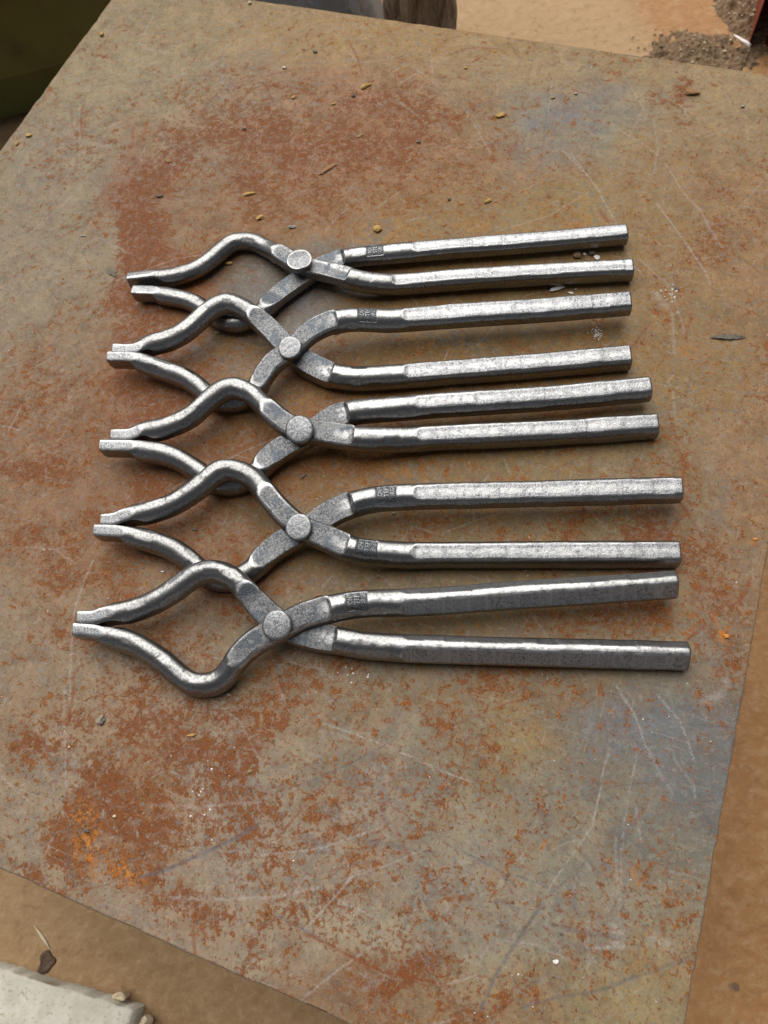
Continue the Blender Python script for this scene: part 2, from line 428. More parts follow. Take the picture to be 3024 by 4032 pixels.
PAINT = {"rust":[[-137.1,246.5,63.1,15.0,14.5,-33.3,0.36],[-34.5,217.1,78.6,19.3,17.5,-46.4,0.36],[-158.6,180.6,49.5,12.2,19.4,-41.1,0.36],[-113.2,66.2,30.4,
8.2,8.5,-17.8,0.5],[-136.3,0.6,33.3,9.4,25.1,-48.2,0.5],[-165.2,-85.5,35.7,10.5,25.1,-43.2,0.4],[-56.7,-115.3,39.5,12.1,20.0,-39.8,0.55],[-113.2,
-201.5,25.8,8.2,14.3,-24.1,0.5],[69.2,209.1,44.8,11.4,9.4,-29.9,0.252],[-176.8,69.8,19.7,5.3,23.5,-44.8,0.95],[-142.6,38.0,22.8,6.2,13.2,-25.9,0.6],
[-100.6,-44.5,28.3,8.3,21.0,-41.1,0.7],[-57.5,-74.8,27.1,8.1,13.9,-28.5,0.5],[-102.3,230.2,57.5,13.9,18.0,-42.8,0.44639999999999996],[-38.8,276.0,53.1,
12.5,8.2,-22.5,0.576],[25.0,243.3,46.7,11.4,10.5,-31.6,0.432],[83.2,257.5,23.0,5.6,6.2,-21.1,0.36],[-165.4,215.0,25.4,6.1,12.7,-27.1,0.252],[-198.5,
194.8,25.6,6.2,15.8,-32.0,0.288],[-289.7,172.6,17.6,4.2,20.9,-37.2,0.4],[-124.9,177.2,32.5,8.2,13.8,-30.6,0.46799999999999997],[-79.4,154.8,35.3,9.0,
12.5,-29.4,0.46799999999999997],[-26.6,162.8,34.4,8.9,11.2,-29.1,0.504],[-120.3,127.7,27.7,7.2,13.3,-28.7,0.324],[16.0,195.7,34.3,8.6,12.2,-34.8,0.36],
[217.1,333.3,7.4,1.7,4.4,-22.2,0.648],[225.1,312.0,4.4,1.1,1.6,-8.1,0.504],[-144.4,-142.2,23.9,7.3,10.0,-16.8,0.6],[-159.5,-150.9,13.7,4.3,8.2,-13.4,
0.5],[-31.9,-164.6,47.1,14.9,14.0,-27.7,0.55],[-91.7,-205.5,28.5,9.2,13.6,-23.7,0.4],[9.9,-324.2,21.9,7.7,7.6,-14.0,1.0],[30.3,-335.1,24.1,8.6,6.0,
-11.3,1.0],[22.1,-358.2,13.2,4.8,9.5,-17.4,0.8],[38.3,-370.6,12.9,4.7,5.7,-10.6,0.9],[-9.6,-386.6,15.9,5.8,5.1,-8.4,0.95],[15.6,-391.5,10.4,3.7,3.0,
-5.2,0.8],[69.7,-378.1,15.1,5.5,3.1,-6.2,0.9],[95.8,-377.1,14.9,5.4,3.9,-8.2,0.6],[53.4,-289.0,32.7,11.3,11.6,-24.2,0.55],[20.9,-282.6,25.3,8.6,9.0,
-17.5,0.55],[78.5,-274.6,24.4,8.5,7.7,-17.3,0.45],[93.7,-251.8,24.6,8.5,6.5,-15.3,0.45],[-21.6,-297.2,19.9,6.8,8.3,-14.9,0.5],[-35.9,-325.8,16.9,5.9,
8.5,-14.3,0.45],[127.1,-302.2,36.0,12.8,11.3,-27.2,0.45],[71.7,-327.1,31.4,11.1,10.8,-22.4,0.45],[151.5,-354.4,21.8,8.0,5.9,-14.4,0.45],[136.6,-378.8,
19.2,7.1,3.5,-8.0,0.6],[198.6,-355.9,16.4,6.0,7.9,-21.9,0.65],[235.3,-356.0,20.5,7.7,3.8,-11.8,0.8],[224.8,-371.0,20.5,7.7,2.0,-5.8,0.9],[262.7,-354.6,
13.5,5.0,2.9,-9.8,0.6],[273.8,-126.9,40.1,13.2,4.6,-20.3,0.5],[305.8,-70.9,24.6,7.9,4.7,-24.9,0.65],[336.0,-112.7,15.7,5.2,4.0,-22.9,0.4],[281.0,-65.2,
25.1,7.9,4.0,-19.1,0.45],[285.0,-10.3,23.2,7.1,5.4,-27.4,0.35],[225.8,-189.0,31.6,10.7,4.6,-16.0,0.35],[111.6,-218.5,38.7,13.1,6.3,-16.0,0.35],[12.0,
-94.2,29.0,8.9,8.9,-20.3,0.5],[5.8,-9.1,27.3,8.0,9.5,-23.0,0.5],[29.2,-180.5,24.0,7.8,8.1,-17.7,0.6],[189.1,-222.0,39.4,13.4,5.0,-15.5,0.3],[219.2,
40.5,37.3,10.9,5.5,-22.8,0.4],[136.7,-111.1,35.3,11.3,5.3,-15.8,0.4],[282.0,202.0,20.0,5.3,7.1,-41.0,0.35],[324.1,67.2,17.9,5.3,3.6,-22.7,0.5],[260.4,
167.3,13.2,3.6,3.4,-17.8,0.3],[214.1,-255.4,50.2,17.6,14.5,-46.5,0.25],[305.2,-298.2,45.5,16.7,9.7,-41.3,0.22],[321.8,-95.3,16.0,5.2,3.2,-17.9,0.5],
[-39.4,-220.0,36.4,11.9,18.0,-33.7,0.4],[50.4,-248.4,36.6,12.4,7.3,-15.7,0.45],[-5.2,-251.5,29.1,9.8,11.0,-21.2,0.4],[82.0,-53.1,47.4,14.4,7.8,-21.0,
0.45],[222.5,-76.8,57.1,18.1,4.2,-16.0,0.4],[-60.3,193.4,23.8,5.9,8.3,-20.5,0.504],[-12.2,276.1,24.3,5.8,5.9,-16.8,0.648],[-111.9,209.8,20.6,5.1,9.2,
-21.2,0.432],[33.6,268.9,19.7,4.7,5.3,-16.4,0.432]],"ochre":[[159.5,-25.7,79.5,24.1,8.4,-28.2,0.95],[163.2,-92.0,75.8,23.9,6.9,-22.4,0.9],[-26.9,-5.3,
41.6,12.0,11.9,-27.2,0.8],[50.9,-134.7,27.5,8.7,9.2,-22.0,0.8],[133.6,2.8,82.1,24.3,6.9,-22.3,0.8],[70.0,156.1,93.3,24.5,10.5,-32.6,0.7],[37.5,68.2,
69.6,19.4,6.2,-16.9,0.7],[94.7,260.3,60.5,14.8,9.0,-31.5,0.5],[195.7,169.3,51.1,13.6,12.6,-53.6,0.7],[120.1,45.9,97.9,28.1,7.5,-23.8,0.7],[-66.5,-56.3,
34.4,10.2,14.3,-29.4,0.5],[-117.0,65.1,30.4,8.3,10.6,-22.2,0.5],[187.8,-171.2,70.6,23.5,2.7,-8.4,0.7],[150.6,-51.6,48.6,14.9,4.2,-13.8,0.7],[57.8,
-64.4,28.7,8.7,9.5,-24.3,0.9],[107.3,-64.9,27.9,8.6,8.3,-23.8,0.7],[96.1,122.8,42.1,11.4,7.0,-22.2,0.6],[32.9,136.0,54.6,14.5,9.7,-27.6,0.7],[152.5,
193.2,53.0,13.8,11.0,-42.4,0.75],[214.2,90.4,38.6,10.9,10.4,-44.2,0.7],[245.4,-218.4,20.3,7.1,4.1,-15.1,0.7],[198.2,-204.3,42.3,14.4,3.3,-10.6,0.35],
[326.3,-315.5,19.9,7.4,3.0,-14.2,0.8],[240.0,-295.3,14.4,5.1,4.0,-13.3,0.5],[190.6,-86.9,49.2,15.6,5.5,-19.2,0.7],[-42.2,169.8,34.9,8.9,11.7,-29.5,
0.5],[289.3,48.9,36.0,10.6,8.2,-44.2,0.5],[-24.2,363.2,104.9,23.1,9.4,-27.7,0.7],[-141.3,358.3,71.4,15.4,7.9,-19.1,0.6],[-159.4,319.8,22.3,4.9,10.6,
-24.5,0.5],[173.7,350.1,76.0,17.5,6.4,-28.5,0.35],[10.0,99.5,43.4,11.8,8.4,-22.2,0.5],[122.6,37.9,97.3,28.0,5.0,-15.8,0.5],[-1.0,-11.1,20.5,6.0,9.6,
-23.0,0.5],[234.1,-73.2,45.5,14.5,3.2,-12.8,0.6],[204.2,133.1,30.0,8.2,6.1,-26.0,0.5],[80.7,-370.4,15.1,5.5,3.1,-6.2,0.3],[-132.0,-7.7,22.1,6.3,12.6,
-24.2,0.3],[213.5,256.4,53.2,13.3,8.4,-40.0,0.4],[38.4,-33.7,19.8,5.9,8.7,-22.0,0.6]],"blue":[[309.3,-200.4,39.5,13.7,4.7,-22.6,0.95],[333.1,-186.7,
14.8,5.1,5.1,-27.8,0.8],[288.3,-190.9,20.3,6.9,3.0,-13.0,0.6],[135.0,308.0,34.3,8.1,4.9,-19.4,0.7],[159.1,325.6,34.3,8.0,5.2,-22.4,0.5],[118.1,249.1,
41.0,10.1,5.6,-20.7,0.45],[73.2,-290.7,24.3,8.4,6.7,-14.5,0.45],[183.4,-282.3,32.7,11.6,9.6,-27.5,0.35],[232.1,-312.9,33.1,12.0,5.9,-19.2,0.4],[298.8,
-281.5,27.9,10.1,5.6,-23.9,0.5],[154.0,-288.6,10.3,3.6,8.0,-20.9,0.5],[-12.4,49.6,28.5,7.9,6.0,-14.8,0.9],[216.5,-53.6,26.4,8.2,3.5,-13.4,0.4],[49.3,
-356.3,10.4,3.7,6.7,-13.0,0.5],[-302.0,133.0,34.6,8.6,23.8,-40.5,0.25],[-140.1,297.3,52.1,11.8,15.1,-35.3,0.2],[-41.1,8.8,24.8,7.1,5.4,-12.1,0.4],
[168.2,132.7,20.4,5.6,4.6,-17.6,0.4],[-173.4,263.5,26.2,6.1,15.7,-34.3,0.35],[178.6,-180.5,43.7,14.6,2.3,-7.0,0.3],[328.2,-32.9,11.2,3.5,6.5,-38.7,
0.35],[317.5,-103.1,10.7,3.5,3.3,-17.7,0.4],[-19.6,52.4,21.5,5.9,7.0,-17.0,0.6],[-110.4,271.8,29.7,6.9,7.1,-17.2,0.3],[-16.4,-341.8,24.7,8.7,8.0,-13.8,
0.3],[112.7,-331.0,30.5,11.0,5.9,-13.2,0.4],[271.8,-224.4,14.9,5.2,3.6,-14.8,0.4]],"orange":[[20.7,-358.6,7.5,2.6,4.9,-8.8,1.0],[7.9,-347.1,6.7,2.4,
3.2,-5.6,0.7],[44.9,-365.6,6.5,2.3,2.8,-5.4,1.0],[29.5,-366.0,6.6,2.4,4.7,-8.6,0.7],[103.6,-393.3,1.5,0.5,2.4,-5.0,0.9],[338.0,-119.1,2.6,0.9,0.7,-4.0,
1.0],[346.0,-49.7,2.7,0.9,0.3,-1.9,1.0],[282.8,84.0,9.3,2.7,1.0,-5.6,0.5],[51.3,-66.4,19.3,5.9,5.6,-14.0,0.35],[106.0,-61.4,18.7,5.7,4.9,-13.8,0.4],
[198.0,17.8,24.9,7.4,3.9,-14.9,0.25],[-191.3,-48.0,3.0,0.8,4.1,-7.2,0.8],[42.7,-115.3,6.2,2.0,2.7,-6.5,0.3],[178.3,80.2,13.1,3.7,3.2,-12.3,0.25],
[-22.6,-197.3,18.4,6.0,4.5,-8.9,0.3],[273.9,-101.2,16.4,5.4,1.3,-6.0,0.4],[305.9,-116.4,16.0,5.3,3.5,-17.4,0.3],[278.1,-145.8,10.6,3.6,0.8,-3.4,0.5],
[342.0,-261.0,3.2,1.1,0.4,-2.3,0.8],[267.5,-270.5,2.9,1.1,0.6,-2.3,0.7]],"tan":[[-60.5,335.1,166.5,37.2,13.2,-36.0,0.7],[170.1,278.8,109.0,26.6,17.9,
-76.4,0.5],[26.1,215.0,94.8,23.6,20.3,-59.9,0.4],[-241.0,301.6,99.4,22.1,32.0,-65.7,0.9],[-304.6,226.5,54.3,12.7,37.0,-66.9,0.8],[-247.5,72.6,36.7,9.6,
46.2,-80.6,0.6],[276.9,171.8,36.0,9.7,17.3,-97.0,0.7],[130.6,358.8,108.5,24.6,7.2,-29.2,0.5],[26.5,-247.1,85.1,28.6,7.8,-15.9,0.2],[-69.2,-263.2,30.0,
10.0,24.6,-41.9,0.4],[19.2,-210.8,35.4,11.6,8.1,-17.0,0.3]],"pale":[[42.3,-342.9,68.0,24.2,15.9,-30.6,0.7],[-31.7,-297.7,42.9,14.7,16.9,-29.4,0.6],
[134.8,-348.3,53.9,19.6,10.6,-24.9,0.75],[204.4,-310.7,60.2,21.7,14.3,-42.4,0.7],[282.2,-306.6,45.9,16.8,8.0,-31.2,0.5],[61.3,-250.8,55.6,18.9,7.1,
-15.6,0.5],[-235.0,289.3,111.8,25.1,23.2,-47.6,0.35],[311.8,-271.9,34.8,12.5,4.9,-22.1,0.3]],"dark":[[124.3,-44.2,92.3,28.1,8.1,-24.4,0.35],[-12.4,
54.4,32.2,8.9,8.6,-21.2,0.5],[295.7,-199.6,49.7,17.2,6.7,-30.1,0.3],[37.8,-86.3,38.1,11.7,7.0,-17.0,0.3]],"patina":[[-328.0,317.9,76.2,16.5,30.3,-56.4,
0.182,0.135,0.0639],[-219.1,341.5,73.3,15.8,17.5,-37.9,0.1871,0.1302,0.0549],[-116.2,356.7,79.1,17.2,12.4,-31.3,0.2222,0.1399,0.047],[-0.9,361.7,75.1,
16.5,10.0,-30.5,0.2162,0.1399,0.0496],[132.0,352.9,85.3,19.5,8.6,-34.7,0.2111,0.1502,0.0707],[253.7,344.8,58.3,13.8,8.5,-49.1,0.2112,0.1503,0.0741],
[-248.8,246.0,66.7,15.5,26.1,-51.0,0.1824,0.14,0.0737],[-299.4,145.7,52.0,12.9,26.7,-46.1,0.1716,0.1352,0.0769],[-144.7,263.8,51.3,11.9,17.3,-39.6,
0.1756,0.112,0.049],[-59.7,283.6,57.9,13.5,12.8,-34.0,0.1911,0.0916,0.034],[20.8,308.6,44.4,10.3,11.0,-34.1,0.1812,0.1165,0.0519],[119.4,289.5,45.6,
10.9,8.5,-32.4,0.1513,0.1304,0.0873],[170.0,313.3,41.3,9.8,7.5,-32.7,0.1566,0.1401,0.095],[227.3,281.6,42.9,10.6,9.1,-46.0,0.193,0.1304,0.0609],[-91.0,
203.2,56.5,13.9,17.4,-41.4,0.1687,0.0766,0.0273],[-10.7,222.9,54.8,13.5,14.9,-41.3,0.1849,0.0803,0.0275],[62.8,229.7,45.5,11.3,12.7,-40.6,0.1746,
0.0952,0.0318],[-162.7,179.5,45.4,11.3,19.5,-41.1,0.1598,0.1035,0.0515],[-201.9,117.8,20.5,5.2,32.3,-61.7,0.1332,0.051,0.0194],[-220.6,58.1,31.9,8.6,
36.9,-66.0,0.1715,0.1305,0.0768],[-242.4,0.4,31.3,8.7,37.2,-61.7,0.1663,0.1305,0.0802],[-157.0,129.3,32.2,8.3,14.2,-29.2,0.1441,0.0837,0.0382],[-86.6,
131.0,42.7,11.1,12.5,-28.6,0.1587,0.0837,0.0315],[-9.5,151.1,45.2,11.7,10.8,-28.6,0.1636,0.0836,0.0254],[75.8,162.8,50.7,13.3,7.5,-23.6,0.159,0.0989,
0.0295],[147.9,181.7,52.8,13.8,7.4,-28.2,0.1645,0.1072,0.034],[226.0,197.1,40.9,10.8,9.6,-46.0,0.1756,0.1163,0.0464],[282.0,202.0,36.5,9.7,11.5,-67.1,
0.1922,0.1123,0.0492],[-159.4,53.7,19.3,5.2,15.9,-30.9,0.147,0.0482,0.013],[-23.2,61.0,32.5,9.0,8.9,-21.4,0.0858,0.0763,0.062],[-46.3,2.7,35.2,10.1,
8.9,-19.9,0.1094,0.0914,0.0689],[0.6,-15.0,37.4,10.9,9.6,-22.9,0.1244,0.0627,0.0177],[-104.5,-36.7,39.1,11.3,19.3,-38.0,0.1474,0.0568,0.0162],[-169.7,
-55.6,32.8,9.5,25.7,-45.1,0.1446,0.0914,0.0485],[-165.1,-128.1,31.3,9.5,24.5,-40.6,0.1593,0.0915,0.0434],[-107.0,-130.7,37.0,11.3,20.2,-36.5,0.1435,
0.0696,0.0291],[-53.4,-114.3,36.2,11.1,15.0,-30.1,0.1335,0.0598,0.0212],[9.0,-87.2,38.7,11.8,9.0,-20.6,0.1285,0.0565,0.013],[65.5,-66.0,34.9,10.6,8.0,
-20.8,0.1328,0.0564,0.009],[122.4,-48.7,43.4,13.2,7.0,-20.8,0.1287,0.0657,0.0131],[86.7,36.3,66.5,19.1,8.0,-23.8,0.1202,0.0691,0.0195],[169.6,60.1,
64.4,18.4,6.5,-23.9,0.1343,0.0833,0.0272],[241.1,124.8,38.9,10.8,8.8,-41.7,0.1699,0.1075,0.0411],[279.6,66.4,36.6,10.7,8.6,-45.4,0.1597,0.1075,0.0436],
[322.4,39.0,26.4,7.9,10.3,-63.5,0.1811,0.108,0.0518],[211.7,30.0,49.5,14.6,3.7,-15.1,0.1338,0.076,0.0196],[196.2,-37.6,59.5,18.3,3.7,-13.8,0.1345,
0.087,0.0293],[280.7,-4.2,29.1,8.9,6.9,-34.4,0.1403,0.1033,0.0541],[133.4,-101.4,53.3,16.8,5.4,-16.0,0.1166,0.0796,0.0312],[208.1,-81.4,57.4,18.2,4.3,
-16.0,0.1258,0.0909,0.0382],[46.8,-125.1,27.8,8.8,8.0,-19.1,0.1252,0.0761,0.0291],[-97.0,-196.4,35.1,11.3,18.9,-32.8,0.1593,0.0915,0.0434],[-33.4,
-176.0,37.4,11.9,12.3,-24.3,0.1486,0.0765,0.0314],[308.9,-56.4,24.8,7.9,5.8,-31.5,0.1499,0.1035,0.0542],[336.3,-80.9,18.6,6.0,5.0,-30.0,0.1548,0.0995,
0.0542],[183.3,-156.8,68.9,22.7,2.8,-8.6,0.1124,0.0796,0.0333],[-4.7,-218.7,44.6,14.7,11.3,-22.4,0.1399,0.0914,0.0485],[-69.2,-263.2,33.0,11.0,18.6,
-31.8,0.1824,0.1307,0.0804],[66.2,-218.0,34.3,11.4,7.2,-16.4,0.1308,0.0952,0.054],[7.2,-275.3,39.6,13.5,10.5,-20.3,0.1766,0.1214,0.0734],[78.8,-253.9,
41.2,14.1,6.7,-15.4,0.1658,0.1167,0.0699],[142.3,-217.2,43.4,14.7,4.9,-13.3,0.1453,0.1077,0.0601],[198.2,-204.3,39.7,13.5,4.9,-15.8,0.1311,0.1033,
0.0599],[262.7,-176.5,38.8,13.2,3.3,-13.5,0.1265,0.0992,0.0568],[320.5,-148.1,23.0,7.7,3.6,-19.2,0.1411,0.1165,0.0763],[-30.2,-318.0,33.8,11.7,13.8,
-23.8,0.1878,0.1307,0.077],[36.0,-312.2,32.5,11.4,9.6,-18.8,0.1691,0.0839,0.0338],[74.4,-293.2,29.5,10.3,7.7,-16.7,0.1781,0.1507,0.1116],[133.1,-272.7,
36.6,12.8,7.6,-19.3,0.1664,0.1306,0.0838],[184.5,-252.0,30.9,10.7,6.6,-19.5,0.1316,0.112,0.0727],[235.5,-223.2,28.0,9.7,4.2,-15.1,0.1545,0.1073,0.041],
[280.5,-215.9,22.5,7.8,4.2,-17.4,0.1054,0.0951,0.0689],[315.7,-192.7,27.3,9.4,4.1,-20.3,0.0828,0.0874,0.082],[338.6,-173.6,14.9,5.1,5.5,-30.9,0.0865,
0.0913,0.0858],[-13.8,-357.5,32.4,11.5,11.6,-19.9,0.1944,0.1507,0.0995],[37.0,-344.8,23.8,8.4,7.1,-13.4,0.1581,0.0697,0.0252],[91.7,-330.7,36.0,12.9,
8.2,-17.7,0.1948,0.156,0.1119],[161.5,-300.6,37.7,13.5,7.7,-20.3,0.1887,0.1456,0.0994],[220.8,-276.9,34.5,12.3,6.4,-20.6,0.1668,0.1402,0.0913],[270.5,
-261.8,29.0,10.3,6.0,-22.9,0.1465,0.1304,0.0909],[313.8,-246.3,26.1,9.2,4.5,-20.8,0.1186,0.112,0.0866],[85.8,-368.5,35.0,12.7,6.0,-12.5,0.1943,0.1457,
0.0995],[149.8,-350.1,34.0,12.4,6.8,-16.7,0.1947,0.1559,0.1077],[211.0,-330.2,33.2,12.1,6.4,-18.8,0.1835,0.1557,0.1076],[270.5,-310.8,32.4,11.8,5.8,
-21.0,0.1725,0.1504,0.1033],[316.7,-294.0,25.0,9.2,5.1,-23.2,0.1671,0.1452,0.0991],[209.2,-363.4,27.7,10.3,4.2,-11.9,0.1493,0.0877,0.0458],[263.2,
-347.8,27.0,10.0,4.0,-13.8,0.1763,0.1211,0.0637],[319.2,-327.0,26.4,9.9,3.2,-13.9,0.1823,0.1399,0.0703]],"scratch":[["l",0.9,0.9,[149.6,255.7,164.0,
239.7,181.2,220.2,194.8,200.5,202.9,189.1]],["l",0.8,0.7,[213.9,171.3,224.2,151.2,234.1,144.1]],["l",1.1,0.9,[228.2,218.4,245.4,197.3,261.7,178.4,
276.7,158.5,282.7,147.8]],["l",1.2,0.7,[225.7,263.2,237.8,247.1,249.5,231.5,264.0,217.1,273.1,201.7,284.2,185.8]],["d",1.2,0.5,[216.4,172.0,234.5,
182.7,260.1,192.4,273.6,198.9]],["d",0.9,0.5,[234.0,144.7,248.3,145.9,255.6,150.7]],["l",2.5,0.35,[260.1,117.3,265.0,97.7,269.7,78.7]],["l",1.5,0.5,
[275.2,45.9,280.0,28.4]],["l",5,0.45,[245.5,129.3,255.5,120.0]],["r",1.8,0.6,[247.4,100.5,242.6,84.9,238.4,72.2]],["r",3,0.6,[274.2,117.3,274.6,94.0]],
["r",1.8,0.5,[315.2,131.4,307.8,122.8]],["r",3.5,0.7,[187.1,200.0,194.7,191.4]],["r",1.5,0.5,[209.5,203.6,199.5,194.2]],["r",1.2,0.5,[235.0,179.9,
242.7,160.5]],["d",1.5,0.5,[322.2,57.4,336.8,64.1]],["l",1,0.4,[269.4,170.5,283.7,176.5]],["l",1.2,0.4,[306.0,270.7,289.5,228.2]],["l",1.4,0.4,[272.5,
59.6,268.8,48.8]],["l",0.8,0.8,[-68.6,-198.9,-67.5,-217.4,-64.3,-233.0,-52.6,-258.7,-37.7,-287.1]],["r",1.3,0.8,[-42.1,-263.9,-40.9,-274.8,-36.7,
-284.5]],["l",0.7,0.5,[-35.0,-256.3,-29.7,-265.4]],["l",1.2,0.55,[-45.7,-281.3,-26.0,-313.7,-9.5,-340.0]],["l",1.2,0.5,[-56.2,-342.9,-42.2,-346.6,
-28.5,-350.2]],["d",2.6,0.75,[107.4,-315.7,99.8,-324.6,81.6,-341.3,68.1,-353.9,53.9,-364.5]],["r",1.2,0.8,[139.2,-278.2,129.7,-295.7,121.6,-319.1]],
["r",1.3,0.7,[34.7,-319.6,58.4,-320.8,78.8,-321.7,105.7,-323.6,131.1,-323.5]],["r",1.1,0.6,[-45.7,-359.9,-29.7,-362.5]],["r",2.2,0.8,[-39.1,-279.0,
-30.9,-300.0]],["r",2.5,0.9,[-11.8,-336.0,-5.0,-347.9]],["d",2.2,0.5,[0.1,-353.1,7.7,-368.8,20.1,-381.1]],["l",2.5,0.35,[45.7,-325.3,70.3,-317.8,103.2,
-303.2]],["r",1,0.6,[150.7,-307.6,110.9,-320.7]],["d",2.0,0.8,[272.4,-298.8,266.2,-316.4,258.7,-339.9,255.2,-357.5]],["d",1.5,0.6,[283.9,-329.6,291.4,
-338.3,299.6,-345.5]],["d",1.6,0.6,[326.7,-315.7,310.9,-328.2,291.4,-338.3,276.2,-348.7]],["d",1.4,0.6,[205.2,-296.5,206.0,-319.8,205.5,-338.6]],["d",
1.4,0.7,[225.0,-288.3,243.0,-290.5,254.6,-294.9]],["l",1.4,0.6,[154.2,-355.3,164.1,-335.0,169.0,-322.5]],["l",1.6,0.5,[166.3,-384.9,181.1,-363.7,195.2,
-345.4]],["l",1.3,0.5,[165.6,-335.5,190.9,-336.7]],["r",1.7,0.9,[154.9,-357.1,179.1,-358.4,202.4,-358.8,229.8,-353.5]],["d",0.9,0.8,[255.5,-290.3,
271.0,-289.4]],["l",1.5,0.4,[302.2,-253.1,309.9,-282.1,315.1,-300.5]],["l",1.8,0.4,[298.3,-301.6,306.2,-329.9]],["l",5,0.6,[312.1,-296.6,314.2,
-303.7]],["d",3,0.5,[279.9,-306.3,296.9,-305.1,315.1,-300.5]],["l",3,0.5,[304.6,-310.2,317.8,-303.4]],["r",3,0.6,[225.2,-312.8,236.0,-308.9]],["r",2,
0.7,[234.5,-343.9,235.9,-355.1,233.9,-369.2]],["l",4,0.3,[193.8,-369.8,205.0,-359.8]],["d",2,0.5,[173.2,-301.3,212.5,-293.3]],["r",1.3,0.6,[157.2,
-323.5,181.1,-309.5]],["d",1,0.4,[210.7,-336.7,214.8,-347.2]],["d",3,0.5,[248.8,-306.3,261.1,-306.0]],["r",0.9,0.7,[248.1,-344.8,254.9,-342.0]],["o",
1.0,0.95,[74.5,-218.0,80.7,-228.2,86.3,-237.3,90.9,-242.8]],["r",1.2,0.5,[100.4,-223.3,100.2,-235.3]],["l",0.7,0.6,[87.8,-219.2,100.5,-219.4,107.7,
-217.5,118.3,-221.6]],["l",0.6,0.6,[38.9,-233.3,50.4,-231.1]],["l",0.7,0.6,[93.4,-157.8,89.6,-166.3]],["l",2,0.5,[74.9,-367.4,102.5,-358.4,128.9,
-347.7,153.7,-333.4]],["d",1.6,0.6,[135.3,-353.9,170.3,-357.6]],["r",1.0,0.8,[138.4,-335.7,147.7,-361.8,155.4,-383.1]],["r",0.8,0.7,[141.3,-369.3,
145.8,-382.7]],["l",1.3,0.6,[162.5,-337.7,154.1,-355.4]],["r",1.1,0.8,[10.0,-387.0,25.2,-380.5,38.4,-372.9]],["r",1.8,0.8,[93.1,-369.3,95.3,-377.9,
101.5,-387.0]],["l",2,0.4,[93.4,-366.0,96.0,-360.8]],["r",2.2,0.8,[-88.9,350.8,-73.3,332.2,-56.5,305.1]],["r",2,0.7,[-134.4,259.2,-120.7,235.2,-109.2,
220.2]],["r",1.7,0.8,[9.0,349.4,22.6,363.2,35.5,368.5,51.3,369.6]],["r",1,0.6,[-40.9,331.1,-2.2,338.6]],["r",1,0.6,[-42.9,341.4,-1.8,337.5,17.4,
338.3]],["r",2.5,0.8,[-146.4,286.9,-131.3,296.3,-118.8,303.9]],["l",1,0.6,[-16.3,284.6,2.4,272.3,22.4,259.7]],["r",2,0.6,[-144.0,314.0,-139.6,322.3]],
["l",1.8,0.4,[-157.7,268.9,-140.6,277.5]],["r",1.6,0.5,[-152.6,381.7,-147.1,388.1]],["o",1.5,0.4,[0.3,355.9,0.8,334.5,-1.9,308.4,-2.2,285.7]],["d",4,
0.3,[78.4,313.5,47.2,284.1]],["r",2.2,0.6,[-51.9,306.1,-39.5,281.4]],["r",3,0.6,[-78.7,293.0,-75.3,284.5]],["r",2,0.6,[-2.7,250.4,4.1,226.5]],["d",1.6,
0.7,[110.2,333.7,120.4,283.4,129.1,237.6,122.4,220.4]],["o",1.4,0.6,[124.2,264.8,129.1,237.6]],["l",1.2,0.7,[142.0,257.7,157.3,244.7,169.3,233.0]],
["l",1,0.5,[180.1,293.9,202.4,282.1,218.9,271.2]],["r",1,0.6,[185.0,272.1,203.3,284.2]],["r",1,0.6,[212.7,264.1,222.6,272.1]],["l",2,0.35,[207.0,310.1,
216.8,278.1,219.9,247.6]],["l",1,0.35,[170.6,360.1,194.6,324.9]],["l",1.4,0.3,[196.3,323.3,187.4,261.5]],["r",4,0.5,[90.7,270.3,100.1,266.7,101.8,
255.5,98.0,244.9]],["r",3,0.5,[177.6,328.9,188.5,328.4]],["l",1.2,0.35,[256.4,361.4,266.5,339.9]],["d",1,0.35,[248.7,295.3,257.5,303.1]],["l",1.5,0.3,
[280.9,322.1,284.7,306.0]],["l",2,0.5,[114.1,309.9,117.9,300.7]],["d",1.2,0.4,[213.6,-39.4,224.1,-26.5]],["r",2,0.5,[233.6,-20.3,234.0,-33.1]],["r",1,
0.6,[209.7,-40.6,225.0,-24.6]],["l",0.8,0.5,[177.5,-40.8,184.4,-50.0]],["r",2.2,0.8,[-304.5,208.1,-298.1,190.6,-284.4,169.2]],["r",2.4,0.7,[-312.6,
199.8,-302.1,181.3,-291.5,171.5]],["r",1,0.5,[-327.3,175.2,-301.1,182.6]],["l",2.2,0.4,[-308.3,207.2,-279.8,158.1]],["r",3,0.6,[-300.1,163.3,-289.0,
167.0]],["r",3,0.7,[-242.7,193.6,-231.9,169.9]],["d",1.4,0.5,[-219.8,193.0,-198.4,182.2,-181.5,176.4]],["r",1.8,0.6,[-287.5,235.9,-287.9,230.3]],["l",
2.5,0.35,[-297.2,341.8,-294.6,316.0]],["r",1.1,0.5,[-257.9,251.5,-240.0,255.6]],["l",3.5,0.3,[-292.7,302.3,-280.6,295.7,-256.5,295.4]],["r",2.5,0.6,
[-279.3,170.4,-274.0,175.8]],["l",0.7,0.3,[-271.6,180.4,-261.5,195.2]],["r",1.6,0.7,[-349.7,279.3,-346.9,282.2]],["r",4,0.5,[298.4,-43.1,293.7,-65.6]],
["r",2,0.5,[303.2,-45.1,312.7,-56.1]],["r",2.2,0.8,[346.7,-77.1,346.8,-86.7,341.3,-96.5]],["r",2,0.7,[326.4,-115.6,317.7,-129.4]],["o",1.3,0.8,[329.3,
